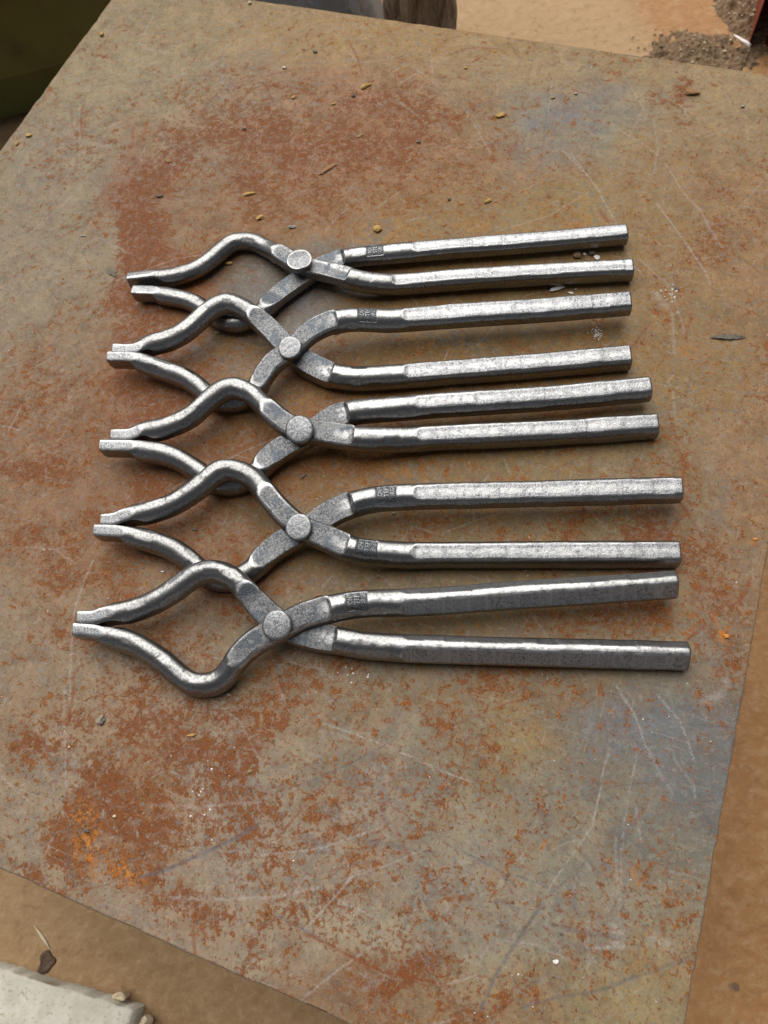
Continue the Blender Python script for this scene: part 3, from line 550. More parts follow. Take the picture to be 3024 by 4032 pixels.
-108.4,334.6,-114.5,339.8,-120.5]],["l",6,0.4,[334.8,-162.4,343.0,-155.3]],["l",5,0.4,[343.5,-146.3,345.2,-148.7]],["d",2,0.5,[323.4,-180.6,350.0,
-172.9]],["l",1,0.6,[322.7,-197.6,329.4,-204.8,337.2,-211.5,339.2,-217.4]],["l",1,0.4,[303.7,-202.8,303.8,-221.8,305.3,-246.3,311.4,-285.2]],["r",2.2,
0.5,[313.6,-230.4,311.1,-243.0]],["r",1.6,0.5,[313.8,-249.7,324.6,-252.2]],["o",1.6,0.8,[314.0,-265.3,320.0,-272.4]],["l",7,0.45,[311.3,-295.9,314.5,
-301.7]],["l",6,0.4,[330.9,-294.6,340.6,-294.5]],["r",3,0.7,[335.2,-286.0,336.9,-291.2]],["r",3,0.7,[334.6,-306.9,336.3,-309.1]],["d",2,0.5,[315.1,
-323.2,327.9,-315.1,339.5,-306.9,350.8,-297.6]],["d",0.9,0.7,[121.2,-288.0,147.9,-264.8,167.0,-244.0]],["l",0.8,0.7,[115.3,-330.0,148.9,-312.8,175.8,
-292.9]],["d",1.0,0.7,[219.8,-237.0,245.7,-249.7,263.2,-254.0]],["l",0.8,0.8,[283.5,-169.5,297.3,-182.1,309.3,-200.4]],["l",0.8,0.8,[307.8,-167.1,
323.6,-178.8,335.0,-197.0]],["d",1.0,0.7,[204.4,-310.7,221.2,-328.9,229.0,-344.7]],["l",0.8,0.6,[123.1,-247.6,183.6,-249.5,224.2,-251.8]],["r",1.0,0.8,
[107.7,-270.2,147.3,-278.8,188.5,-280.5]],["r",1.0,0.8,[203.1,-220.1,223.6,-201.5,245.7,-188.1]],["d",0.9,0.6,[266.8,-247.5,296.4,-226.5,322.8,
-214.6]],["l",0.8,0.6,[36.1,-253.2,73.9,-264.5,93.7,-280.8]],["r",1.0,0.8,[182.5,-287.8,202.8,-306.2,230.3,-316.0]],["d",0.9,0.6,[-195.8,189.3,-149.5,
171.1,-108.9,141.7]],["l",0.8,0.5,[-11.7,326.5,44.2,289.4,84.1,240.7]],["r",1.2,0.8,[-187.7,222.0,-183.8,254.6,-161.1,279.4]],["r",1.2,0.8,[-149.8,
275.5,-112.8,277.6,-78.1,260.5]],["r",1.0,0.8,[-218.3,-32.2,-185.3,-50.9,-166.0,-76.9]],["r",1.0,0.7,[-205.6,-75.1,-166.6,-90.3,-130.5,-88.2]],["d",
0.9,0.6,[256.8,19.3,285.4,35.8,321.8,42.7]],["l",0.8,0.6,[227.0,158.3,255.7,138.0,273.5,98.5]]],"debris":[[335.1,550.5,12.6,9.2,-21,"rust"],[270.6,
301.0,25.9,6.2,-16,"scale"],[251.4,353.6,4.8,2.3,-61,"scale"],[189.1,402.2,7.0,6.6,-11,"peb"],[200.2,402.2,6.6,4.9,-31,"dark"],[203.3,396.9,5.4,4.1,
-31,"white"],[195.2,403.1,3.1,2.9,-11,"white"],[165.8,375.8,11.9,5.1,4,"white"],[174.2,369.2,5.7,2.3,-21,"white"],[-177.5,800.9,5.4,6.4,-11,"gold"],
[-251.2,675.2,7.6,4.5,-11,"gold"],[-262.4,667.3,3.0,4.4,-11,"gold"],[13.7,551.8,22.3,4.9,29,"rust"],[-123.3,603.7,8.5,5.1,-71,"rust"],[26.3,707.2,5.4,
4.1,-31,"dark"],[-4.6,693.6,5.4,3.2,-21,"cream"],[64.3,645.1,9.9,4.4,19,"gold"],[51.3,635.8,4.2,3.2,-21,"dark"],[-2.1,650.8,3.8,5.5,-81,"gold"],[47.9,
583.9,6.4,3.0,9,"olive"],[96.0,561.5,4.9,2.5,-26,"dark"],[170.9,571.9,11.0,4.6,4,"gold"],[157.1,641.5,3.2,3.6,-11,"gold"],[-51.5,623.2,5.2,2.6,-26,
"dark"],[-26.0,801.4,4.2,3.9,29,"cream"],[31.6,631.1,5.6,2.7,-1,"gold"],[220.7,580.5,5.3,3.1,-1,"olive"],[241.1,579.5,3.1,3.4,-11,"grey"],[368.5,522.4,
2.5,4.0,-91,"grey"],[-50.7,512.1,4.8,7.3,-71,"gold"],[-26.0,494.6,3.5,6.7,-91,"grey"],[43.1,472.2,8.4,6.6,-26,"gold"],[-179.6,486.7,11.5,4.8,-51,
"scale"],[-81.6,469.7,3.9,6.9,-121,"gold"],[-98.5,402.2,5.7,2.8,-21,"olive"],[136.4,477.5,3.7,7.6,-81,"gold"],[106.4,488.5,3.4,2.7,-11,"dark"],[-201.0,
120.9,6.0,5.8,-81,"greyb"],[-144.6,100.0,6.4,2.2,4,"gold"],[-111.4,71.8,4.4,2.1,19,"olive"],[-211.8,58.2,4.7,2.9,-41,"dark"],[-194.5,62.7,2.5,2.1,-11,
"cream"],[-119.1,120.1,4.2,2.0,-41,"grey"],[-226.5,80.8,1.9,1.4,-11,"gold"],[-221.6,108.7,2.0,1.5,-11,"cream"],[-50.3,261.6,6.5,2.3,29,"dark"],[-130.7,
238.2,4.0,1.9,-31,"dark"],[-155.2,212.0,3.0,0.6,-6,"white"],[6.4,219.1,1.6,1.7,-11,"grey"],[-30.4,114.2,1.0,1.3,-11,"white"],[-43.3,116.5,1.3,0.8,-11,
"white"],[-202.5,534.6,6.9,1.6,-21,"grey"],[-54.0,172.2,6.7,1.7,9,"rust"],[39.6,-56.7,3.5,2.6,-11,"white"],[46.1,-44.7,2.7,1.5,-11,"dark"],[229.9,
147.9,4.1,2.3,-11,"orange"],[189.3,91.8,3.3,4.4,-91,"orange"],[-57.0,542.5,12.1,2.9,1,"gold"],[-133.7,561.7,6.9,2.9,-6,"dark"],[73.1,403.0,6.0,1.6,-6,
"rust"]],"panel":[[[-162.1,3.0,-248.2,176.5,-165.3,184.8,-118.2,15.2],0.4],[[-94.1,-126.8,-165.9,11.7,-111.8,36.5,-33.6,-108.2],0.3]]}

# ------------------------------------------------------------------ table
CEN, ANG, TW, TH = (-.0423875, .3669475), math.radians(-30.6217), .7085, .7757
table = bpy.data.objects.new('steel_table', None)
col.objects.link(table)
table.location = (CEN[0], CEN[1], 0)
table.rotation_euler = (0, 0, ANG)
tag(table, 'rusty steel plate work table under the five tongs', 'table')


def value_noise(x, y, scale, seed):
    r = np.random.default_rng(seed)
    tab = r.random((257, 257))
    X, Y = np.asarray(x) * scale, np.asarray(y) * scale
    xi, yi = np.floor(X).astype(int), np.floor(Y).astype(int)
    fx, fy = X - xi, Y - yi
    fx, fy = fx * fx * (3 - 2 * fx), fy * fy * (3 - 2 * fy)
    a, b = tab[xi % 256, yi % 256], tab[(xi + 1) % 256, yi % 256]
    c, d = tab[xi % 256, (yi + 1) % 256], tab[(xi + 1) % 256, (yi + 1) % 256]
    return (a * (1 - fx) + b * fx) * (1 - fy) + (c * (1 - fx) + d * fx) * fy


STEP = .00095
tx = np.linspace(-TW / 2, TW / 2, int(TW / STEP) + 1)
ty = np.linspace(-TH / 2, TH / 2, int(TH / STEP) + 1)
X, Y = np.meshgrid(tx, ty, indexing='ij')
nx, ny = len(tx), len(ty)
Xm, Ym = X * 1000, Y * 1000
fields = {}
wob = value_noise(Xm, Ym, 1 / 28, 3) - .5
wob2 = value_noise(Xm, Ym, 1 / 11, 4) - .5
wx, wy = Xm + 44 * wob + 12 * wob2, Ym + 44 * (value_noise(Xm, Ym, 1 / 28, 5) - .5) + 9 * wob2
for key in ('rust', 'ochre', 'blue', 'orange', 'tan', 'dark', 'pale'):
    F = np.zeros_like(Xm)
    k = .25 if key == 'orange' else 1.0
    ux, uy = Xm + (wx - Xm) * k, Ym + (wy - Ym) * k
    for cx, cy, ax, ay, bx, by, amp in PAINT[key]:
        det = ax * by - ay * bx
        rad = max(math.hypot(ax, ay), math.hypot(bx, by)) * 2.6
        i0, i1 = np.searchsorted(tx * 1000, [cx - rad, cx + rad])
        j0, j1 = np.searchsorted(ty * 1000, [cy - rad, cy + rad])
        if i1 <= i0 or j1 <= j0: continue
        sl = (slice(i0, i1), slice(j0, j1))
        dx, dy = ux[sl] - cx, uy[sl] - cy
        u, v = (dx * by - dy * bx) / det, (ax * dy - ay * dx) / det
        g = amp * np.exp(-(u * u + v * v) * .9)
        F[sl] = np.maximum(F[sl], g) + .30 * np.minimum(F[sl], g)
    if key in ('rust', 'ochre', 'blue'):
        brk_ = .55 * value_noise(ux * .8 + uy * .5, uy * .8 - ux * .5, 1 / 24, 31 + len(key)) + .45 * value_noise(ux, uy, 1 / 9, 33 + len(key))
        F = F * (.30 + 1.40 * brk_)
    fields[key] = np.clip(F, 0, 1)
num = np.zeros(Xm.shape + (3,)); den = np.zeros(Xm.shape) + 1e-9
pxx, pyy = Xm + (wx - Xm) * .8, Ym + (wy - Ym) * .8
for cx, cy, ax, ay, bx, by, r_, g_, b_ in PAINT['patina']:
    det = ax * by - ay * bx
    dx, dy = pxx - cx, pyy - cy
    u, v = (dx * by - dy * bx) / det, (ax * dy - ay * dx) / det
    w = np.exp(-1.1 * (u * u + v * v)) + 1e-6 / (1 + u * u + v * v)
    den += w
    for ch, val in enumerate((r_, g_, b_)): num[..., ch] += w * val
patina = num / den[..., None]
for poly, amp in PAINT['panel']:                       # straight-edged stains left by a plate that once lay here
    P = np.array(poly).reshape(-1, 2)
    dmin = np.full(Xm.shape, 1e9)
    area = sum(P[i][0] * P[(i + 1) % len(P)][1] - P[(i + 1) % len(P)][0] * P[i][1] for i in range(len(P)))
    for i in range(len(P)):
        a, b = P[i], P[(i + 1) % len(P)]
        L_ = math.hypot(*(b - a))
        d = ((b[0] - a[0]) * (Ym - a[1]) - (b[1] - a[1]) * (Xm - a[0])) / L_ * (1 if area > 0 else -1)
        soft_ = 2.0 if i == 0 else 30.0                 # only the first side is sharp
        dmin = np.minimum(dmin, np.clip((d + 4 * wob2) / soft_, 0, 1))
    fields['rust'] = np.clip(fields['rust'] + amp * dmin * (.4 + 1.2 * value_noise(Xm, Ym, 1 / 13, 77)), 0, 1)
for name in ('s_light', 's_dark', 's_rust', 's_orange'): fields[name] = np.zeros_like(Xm)


def stroke(name, width, amp, pts):
    F = fields[name]
    P = np.array(pts, dtype=float).reshape(-1, 2)
    for (ax, ay), (bx, by) in zip(P[:-1], P[1:]):
        pad = width * 1.5 + 2
        i0, i1 = np.searchsorted(tx * 1000, [min(ax, bx) - pad, max(ax, bx) + pad])
        j0, j1 = np.searchsorted(ty * 1000, [min(ay, by) - pad, max(ay, by) + pad])
        if i1 <= i0 or j1 <= j0: continue
        sl = (slice(i0, i1), slice(j0, j1))
        dx, dy = bx - ax, by - ay
        L2 = dx * dx + dy * dy + 1e-9
        jx = Xm[sl] + 1.1 * wob2[sl]
        jy = Ym[sl] + 1.1 * wob[sl]
        t = np.clip(((jx - ax) * dx + (jy - ay) * dy) / L2, 0, 1)
        d = np.hypot(jx - ax - t * dx, jy - ay - t * dy)
        F[sl] = np.maximum(F[sl], amp * np.clip(1.25 - d / (width * .62), 0, 1))


for kind, w, a, pts in PAINT['scratch']:
    stroke({'l': 's_light', 'd': 's_dark', 'r': 's_rust', 'o': 's_orange'}[kind], max(w * .85, .85), a, pts)
for _ in range(760):                                   # many faint everyday scratches
    x0, y0 = rng.uniform(-350, 350), rng.uniform(-385, 385)
    an = rng.choice([.3, 1.0, 1.9, 2.6, .75]) + rng.normal(0, .25)
    L = rng.gamma(1.8, 11)
    b = rng.normal(0, .15)
    pts = [x0, y0, x0 + L / 2 * math.cos(an), y0 + L / 2 * math.sin(an), x0 + L * math.cos(an + b), y0 + L * math.sin(an + b)]
    stroke(rng.choice(['s_light', 's_dark', 's_rust'], p=[.40, .33, .27]), rng.uniform(.7, 1.0), rng.uniform(.12, .62), pts)

edge_wob = lambda t, s: .0011 * (value_noise(t * 1000, t * 0 + s, 1 / 35, 11) - .5) + .0007 * (value_noise(t * 1000, t * 0 + s, 1 / 9, 12) - .5)
PX, PY = X.copy(), Y.copy()
for side in (0, -1):                                   # sheared edges are never ruler straight
    s = 1 if side == 0 else -1
    PX[side, :] += s * np.abs(edge_wob(ty, 3 + s)) * 2
    PY[:, side] += s * np.abs(edge_wob(tx, 9 + s)) * 2
nick = np.exp(-((ty - .21) / .004) ** 2) * .003
PX[0, :] += nick
PZ = .0003 * (value_noise(Xm, Ym, 1 / 60, 21) - .5)
me = bpy.data.meshes.new('top_plate')
verts = np.stack([PX, PY, PZ + TZ], -1).reshape(-1, 3)
ii, jj = np.meshgrid(np.arange(nx - 1), np.arange(ny - 1), indexing='ij')
q = (ii * ny + jj).reshape(-1)
quads = np.stack([q, q + ny, q + ny + 1, q + 1], -1)
border = np.concatenate([np.arange(nx) * ny, (nx - 1) * ny + np.arange(1, ny), (np.arange(nx - 2, -1, -1)) * ny + ny - 1, np.arange(ny - 2, 0, -1)])
THICK = .0052
nb = len(border)
low1 = verts[border].copy(); low1[:, 2] -= .0007
cdir = low1[:, :2] / np.abs(low1[:, :2] / np.array([TW / 2, TH / 2])).max(1)[:, None]
outv = np.zeros((nb, 2))
bx, by = verts[border, 0], verts[border, 1]
outv[np.abs(bx) > TW / 2 - .004, 0] = np.sign(bx[np.abs(bx) > TW / 2 - .004])
outv[np.abs(by) > TH / 2 - .004, 1] = np.sign(by[np.abs(by) > TH / 2 - .004])
low1[:, :2] += outv * .0006
low2 = low1.copy(); low2[:, 2] = TZ - THICK
N0 = len(verts)
allv = np.concatenate([verts, low1, low2])
k = np.arange(nb); k2 = (k + 1) % nb
f1 = np.stack([border[k2], border[k], N0 + k, N0 + k2], -1)
f2 = np.stack([N0 + k2, N0 + k, N0 + nb + k, N0 + nb + k2], -1)
faces = np.concatenate([quads, f1, f2])
me.vertices.add(len(allv)); me.vertices.foreach_set('co', allv.astype(np.float32).reshape(-1))
me.loops.add(faces.size); me.loops.foreach_set('vertex_index', faces.astype(np.int32).reshape(-1))
me.polygons.add(len(faces))
me.polygons.foreach_set('loop_start', (np.arange(len(faces)) * 4).astype(np.int32))
me.materials.append(M_TABLE); me.materials.append(M_EDGE)
mi = np.zeros(len(faces), dtype=np.int32); mi[len(quads):] = 1
me.polygons.foreach_set('material_index', mi)
me.polygons.foreach_set('use_smooth', np.ones(len(faces), dtype=bool))
me.update(calc_edges=True)
me.validate()
plate = bpy.data.objects.new('top_plate', me)
col.objects.link(plate)
plate.parent = table
pc = me.attributes.new('patina', 'FLOAT_COLOR', 'POINT')
pa = np.ones((len(allv), 4), dtype=np.float32); pa[:, :3] = .15
pa[:nx * ny, :3] = patina.reshape(-1, 3)
pc.data.foreach_set('color', pa.reshape(-1))
for kf, F in fields.items():
    a = np.zeros(len(allv), dtype=np.float32); a[:nx * ny] = F.reshape(-1)
    set_attr(plate, kf, a)


def lathe(profile, seg=40, jitter=0, seed=0):
    r = np.random.default_rng(seed)
    vs, fs = [], []
    for i, (rad, z) in enumerate(profile):
        for s in range(seg):
            t = 2 * math.pi * s / seg
            vs.append((rad * math.cos(t), rad * math.sin(t), z))
    for i in range(len(profile) - 1):
        for s in range(seg):
            s2 = (s + 1) % seg
            fs.append((i * seg + s, i * seg + s2, (i + 1) * seg + s2, (i + 1) * seg + s))
    fs.append(tuple(range((len(profile) - 1) * seg, len(profile) * seg)))
    fs.append(tuple(reversed(range(seg))))
    return np.array(vs), fs


M_BLACK = mat_simple('dark_steel', [(.03, .032, .035), (.05, .052, .055), (.08, .05, .03)], 60, .45, 0, .3, .001)
c_, s_ = math.cos(ANG), math.sin(ANG)
def to_table(x, y):
    x -= CEN[0]; y -= CEN[1]
    return x * c_ + y * s_, -x * s_ + y * c_
# legs: round bars welded near the corners; a round foot pad peeks out at the front edge
for lx, ly in ((-.31, .345), (.31, .345), (.31, -.34), (-.31, -.30)):
    v, f = lathe([(.016, 0.0), (.016, TZ - THICK - .0005)], 24)
    mesh_obj('leg', v + np.array([lx, ly, 0]), f, M_BLACK, table)
dx, dy = to_table(-.174, .007)
v, f = lathe([(.009, 0), (.0118, .001), (.0122, .004), (.0118, .008), (.009, .0095)], 40)
mesh_obj('round_bracket', v + np.array([dx, dy, TZ - THICK - .0105]), f, M_BLACK, table)

# ------------------------------------------------------------------ tongs
NSEC = 64
RB, RR = 7.3, 8.25


def spline(P, step):
    P = np.asarray(P, float)
    d = np.r_[0, np.cumsum(np.sqrt(np.linalg.norm(np.diff(P, axis=0), axis=1)))]
    mm = np.gradient(P, d, axis=0)
    t = np.linspace(0, d[-1], 4000)
    i = np.clip(np.searchsorted(d, t, side='right') - 1, 0, len(d) - 2)
    h = (d[i + 1] - d[i])[:, None]; u = ((t - d[i])[:, None]) / h
    C = (2*u**3-3*u**2+1)*P[i] + (u**3-2*u**2+u)*h*mm[i] + (-2*u**3+3*u**2)*P[i+1] + (u**3-u**2)*h*mm[i+1]
    for _ in range(400):                                 # relax measuring jitter
        C[1:-1] = .5 * C[1:-1] + .25 * (C[:-2] + C[2:])
    s = np.r_[0, np.cumsum(np.linalg.norm(np.diff(C, axis=0), axis=1))]
    n = int(s[-1] / step) + 1
    ss = np.linspace(0, s[-1], n)
    return ss, np.stack([np.interp(ss, s, C[:, 0]), np.interp(ss, s, C[:, 1])], -1)


def softplus(x, k): return np.where(x > 6 * k, x, k * np.log1p(np.exp(np.clip(x, -40 * k, 6 * k) / k)))


def n1(s, scale, seed):
    return value_noise(np.asarray(s) + 1000, np.zeros_like(np.asarray(s, float)) + seed * 7.3, 1 / scale, 90 + seed) - .5


def sweep_arm(arm, lift, riv, seed, opt):
    ss, C = spline(arm['p'], .9)
    ss, C = ss[2:] - ss[2], C[2:]
    smax = ss[-1]
    near = lambda q: ss[np.argmin(np.hypot(C[:, 0] - q[0], C[:, 1] - q[1]))]
    s_bs, s_be, s_fs, s_r = near(arm['bs']), near(arm['be']), near(arm['fs']), near(riv)
    w_ = np.exp(-((ss - s_r) / 30) ** 2)[:, None]          # the forging flows through the joint without a kink
    kern = np.exp(-.5 * (np.arange(-34, 35) / 11.0) ** 2); kern /= kern.sum()
    Cp = np.pad(C, ((34, 34), (0, 0)), 'edge')
    Csm = np.stack([np.convolve(Cp[:, a_], kern, 'valid') for a_ in (0, 1)], -1)
    C = C * (1 - w_) + Csm * w_
    T = np.gradient(C, ss, axis=0); T /= np.linalg.norm(T, axis=1)[:, None]
    Nn = np.stack([-T[:, 1], T[:, 0]], -1)               # left normal, +y side when heading +x
    S = ss[:, None]
    th = np.linspace(0, 2 * np.pi, NSEC, endpoint=False) + .5 * np.pi / NSEC
    ct, st = np.cos(th)[None], np.sin(th)[None]
    wb = sstep(S, s_bs - 2, s_bs + 5) * (1 - sstep(S, s_be - 4, s_be + 3))
    R = RB + (RR * opt.get('rr', 1) - RB) * sstep(S, s_r, s_be + 8)
    R = R * (1 + .045 * n1(S, 19, seed) + .022 * n1(S, 7, seed + 3))
    nexp = 2 + 1.3 * wb
    rad = (np.abs(ct) ** nexp + np.abs(st) ** nexp) ** (-1 / nexp)
    kw = 1 + .03 * wb + .38 * np.exp(-((S - s_r) / 17) ** 2)
    U = R * kw * rad * ct
    V = R * rad * st
    attr_b = np.zeros_like(U); attr_f = np.zeros_like(U); attr_e = np.zeros_like(U)

    def clip(nu, nv, d, soft, store=None, es=1.0):
        nonlocal U, V
        e = U * nu + V * nv - d
        c = softplus(e, soft)
        U = U - nu * c; V = V - nv * c
        if store is not None:
            np.maximum(store, sstep(c, .10 * (1 + 1.6 * (es > 1)), .55 * (1 + .7 * (es > 1))), out=store)
            np.maximum(attr_e, sstep(c, .015 * es, .09 * es) * (1 - sstep(c, .16 * es, .50 * es)), out=attr_e)

    # --- jaw tip: squared bar
    tl = opt.get('tip', 21.0)
    tr = opt.get('troll', 0.0)
    tw_ = opt.get('tw', 4.2)
    wi = 1 - sstep(S, tl - 1, tl + 14)                    # contact side fades slowly
    wo_ = 1 - sstep(S, tl - 3, tl + 4)                    # outer side ends in a shoulder
    wt = 1 - sstep(S, tl - 4, tl + 9)
    inner = -1 if arm['n'] == 'U' else 1
    cr, sr_ = math.cos(tr), math.sin(tr)
    clip(inner * cr, inner * sr_, RB + 1 - (RB + 1 - tw_) * wi, .18)
    clip(-inner * cr, -inner * sr_, RB + 1 - (RB + 1 - tw_) * wo_, .18)
    clip(-sr_, cr, RB + 1 - (1 + RB * .10) * wt, .22, attr_f)
    clip(sr_, -cr, RB + 1 - (1 + RB * .10) * wt - np.clip(5.0 - S, 0, 5) * .95, .22)
    clip(-inner * cr, -inner * sr_, RB + 1 - (RB + 1 - tw_) * wo_ - np.clip(3.0 - S, 0, 3) * .28, .18)
    clip(-inner * .7, -.714, RB * 1.02 - .22 * RB * wt, .25)
    # --- boss
    depth = 5.9 if arm['top'] else 4.0
    run = 9.0 if arm['top'] else 15.0                     # the cut runs out of the round bar as a slanted flat
    k_in = np.clip((S - s_bs + 1.5) / run, 0, 1)
    vt = (R - .02) + (depth - R + .02) * (k_in * (1.35 - .35 * k_in))
    vt = np.where(S < s_bs - 1.5, R + 1.5, vt)
    w_out = sstep(S, s_be - .6, s_be + (1.6 if arm['top'] else 2.4))
    vt = vt + (R + 1 - vt) * w_out
    w_bot = sstep(S, s_bs, s_bs + 8) * (1 - sstep(S, s_be - 6, s_be + 3))
    if arm['top']:
        clip(0, 1, vt, .34, attr_b, 2.2)
        clip(0, -1, R + 1 - (R + 1 - 0.6) * w_bot, .3)
        raise_ = 4.6 * sstep(S, s_bs - 16, s_bs + 8) * (1 - sstep(S, s_be, s_be + 45))
    else:
        clip(0, 1, vt, .34, attr_b, 2.2)
        raise_ = np.zeros_like(S)
    # --- rein flats
    roll = opt.get('roll', 0.0); fd = opt.get('fd', .80)
    wf = sstep(S, s_fs, s_fs + 9)
    for q in range(4):
        a = roll + q * math.pi / 2
        un = .04 * n1(S, 14, seed + 11 + q) + .045 * (np.random.default_rng(seed + q).random(400)[np.clip(np.floor((S + 4 * n1(S, 11, seed + 31 + q)) / 11.5).astype(int), 0, 399)] - .5)
        clip(math.cos(a + math.pi / 2), math.sin(a + math.pi / 2), R * (1.12 - (1.12 - (fd - .02 if q == 0 else .92) - un) * wf), .14, attr_f if q == 0 else None)
    # --- single hammer flats on the bows and necks
    fr_ = np.random.default_rng(500 + seed)
    for _ in range(16):
        sc_ = fr_.uniform(tl + 8, s_bs - 6) if _ < 11 else fr_.uniform(s_be + 4, s_fs)
        hw = fr_.uniform(4.5, 9)
        an_ = fr_.uniform(.25, 2.9)
        wh = sstep(hw - np.abs(S - sc_), 0, 2.5)
        clip(math.cos(an_), math.sin(an_), R * (1.15 - (1.15 - fr_.uniform(.945, .978)) * wh), .10)
    # --- maker's stamp: struck below the surface
    pit = np.zeros_like(U)
    if 'stamp' in opt:
        s_st = near(opt['stamp'])
        wst = sstep(6.9 - np.abs(S - s_st), 0, .9) * sstep(5.6 - np.abs(U), 0, .9) * (V > 0)
        V = V - .75 * wst
        pit = wst
    # --- small hammer dents
    V = V + .10 * (value_noise(S + U * 0, U + 50, 1 / 5.0, seed + 40) - .5)
    X3 = C[:, None, 0] + Nn[:, None, 0] * U
    Y3 = C[:, None, 1] + Nn[:, None, 1] * U
    Z3 = RB + (RR - RB) * sstep(S, s_r, s_be + 8) + raise_ + V
    Z3 = Z3 + lift[0] + lift[1] * X3 + lift[2] * Y3
    ring = np.stack([X3, Y3, Z3], -1)

    # rounded ends
    def cap(r, tdir, out):
        cen = r.mean(0); res = []
        for sc, o_ in ((.97, .35), (.90, .75), (.78, .95), (.55, 1.02), (.25, 1.04), (.04, 1.04)):
            w = cen + (r - cen) * sc; w[:, :2] += tdir * o_ * out; res.append(w)
        return res
    rings = list(ring)
    head = cap(rings[0], -T[0], .45)[::-1]
    tail = cap(rings[-1], T[-1], 1.3)
    G = np.array(head + rings + tail)
    SS = np.r_[np.full(len(head), ss[0]), ss, np.full(len(tail), smax)]
    pad = lambda A: np.concatenate([np.zeros((len(head), NSEC)), A, np.zeros((len(tail), NSEC))])
    A_b, A_f, A_p, A_e = pad(attr_b), pad(attr_f), pad(pit), pad(attr_e)
    # normals of the whole swept skin so that the parts join without a seam
    du = np.roll(G, -1, 1) - np.roll(G, 1, 1)
    ds = np.gradient(G, axis=0)
    nr = np.cross(ds, du)
    nr /= np.linalg.norm(nr, axis=2)[..., None] + 1e-12
    cen = G.mean(1, keepdims=True)
    if ((nr * (G - cen)).sum(2)).mean() < 0: nr = -nr
    return dict(G=G, S=SS, N=nr, boss=A_b, flat=A_f, pit=A_p, edge=A_e, s_bs=s_bs, s_be=s_be, tl=tl, C=C, ss=ss, T=T, Nn=Nn, near=near, s_fs=s_fs, R=R, raise_=raise_[:, 0])


def part_from(sw, a, b, name, parent, origin):
    S = sw['S']
    idx = np.where((S >= a - 1e-6) & (S <= b + 1e-6))[0]
    i0, i1 = idx[0], idx[-1]
    if i1 < len(S) - 1: i1 += 1
    G = sw['G'][i0:i1 + 1]
    n = len(G)
    vs = (G.reshape(-1, 3) - np.array(origin)) * .001
    ii, jj = np.meshgrid(np.arange(n - 1), np.arange(NSEC), indexing='ij')
    j2 = (jj + 1) % NSEC
    fs = np.stack([ii * NSEC + jj, (ii + 1) * NSEC + jj, (ii + 1) * NSEC + j2, ii * NSEC + j2], -1).reshape(-1, 4).tolist()
    if i0 == 0: fs.append(list(range(NSEC)))
    if i1 == len(S) - 1: fs.append(list(range((n - 1) * NSEC, n * NSEC))[::-1])
    # orient outward
    p0, p1, p2 = [vs[k] for k in fs[0][:3]]
    fn = np.cross(p1 - p0, p2 - p0)
    if fn @ sw['N'][i0:i1 + 1].reshape(-1, 3)[fs[0][0]] < 0: fs = [f[::-1] for f in fs]
    o = mesh_obj(name, vs, fs, M_STEEL, parent, True, sw['N'][i0:i1 + 1].reshape(-1, 3))
    for an in ('boss', 'flat', 'pit', 'edge'): set_attr(o, an, sw[an][i0:i1 + 1].reshape(-1))
    set_attr(o, 'along', np.repeat(S[i0:i1 + 1] * .001, NSEC))
    return o


def word_mesh(txt):
    cu = bpy.data.curves.new('t', 'FONT')
    cu.body = txt
    cu.extrude = 0
    cu.resolution_u = 3
    cu.offset = .012
    o = bpy.data.objects.new('t', cu)
    col.objects.link(o)
    dg = bpy.context.evaluated_depsgraph_get()
    me = o.evaluated_get(dg).to_mesh()
    bm = bmesh.new(); bm.from_mesh(me)
    bmesh.ops.triangulate(bm, faces=bm.faces[:])
    r = bmesh.ops.extrude_face_region(bm, geom=bm.faces[:])
    for v in r['geom']:
        if isinstance(v, bmesh.types.BMVert): v.co.z += 1
    bm.verts.index_update()
    V = np.array([v.co[:] for v in bm.verts]); F = [[v.index for v in f.verts] for f in bm.faces]
    bm.free()
    o.evaluated_get(dg).to_mesh_clear()
    bpy.data.objects.remove(o); bpy.data.curves.remove(cu)
    V[:, :2] -= V[:, :2].min(0); V[:, :2] /= V[:, :2].max(0)
    return V, F


WORDS = [word_mesh(w) for w in ('FRONT', 'STEP', 'FORGE')]


def mat_stamp(name, c0, c1, r):
    n = NT(name)
    p = n.pos('Position')
    a = n.noise(p, 900, 4, .6)
    n.set('Base Color', n.mix(n.step(a, .35, .65), c0, c1))
    n.set('Metallic', 1.0); n.set('Roughness', r)
    n.set('Normal', n.bump(a, .4, .0003))
    return n.mat


M_STFLOOR = mat_stamp('stamp_floor', (.060, .064, .070), (.110, .116, .125), .52)
M_STLET = mat_stamp('stamp_letters', (.150, .154, .160), (.235, .237, .240), .42)


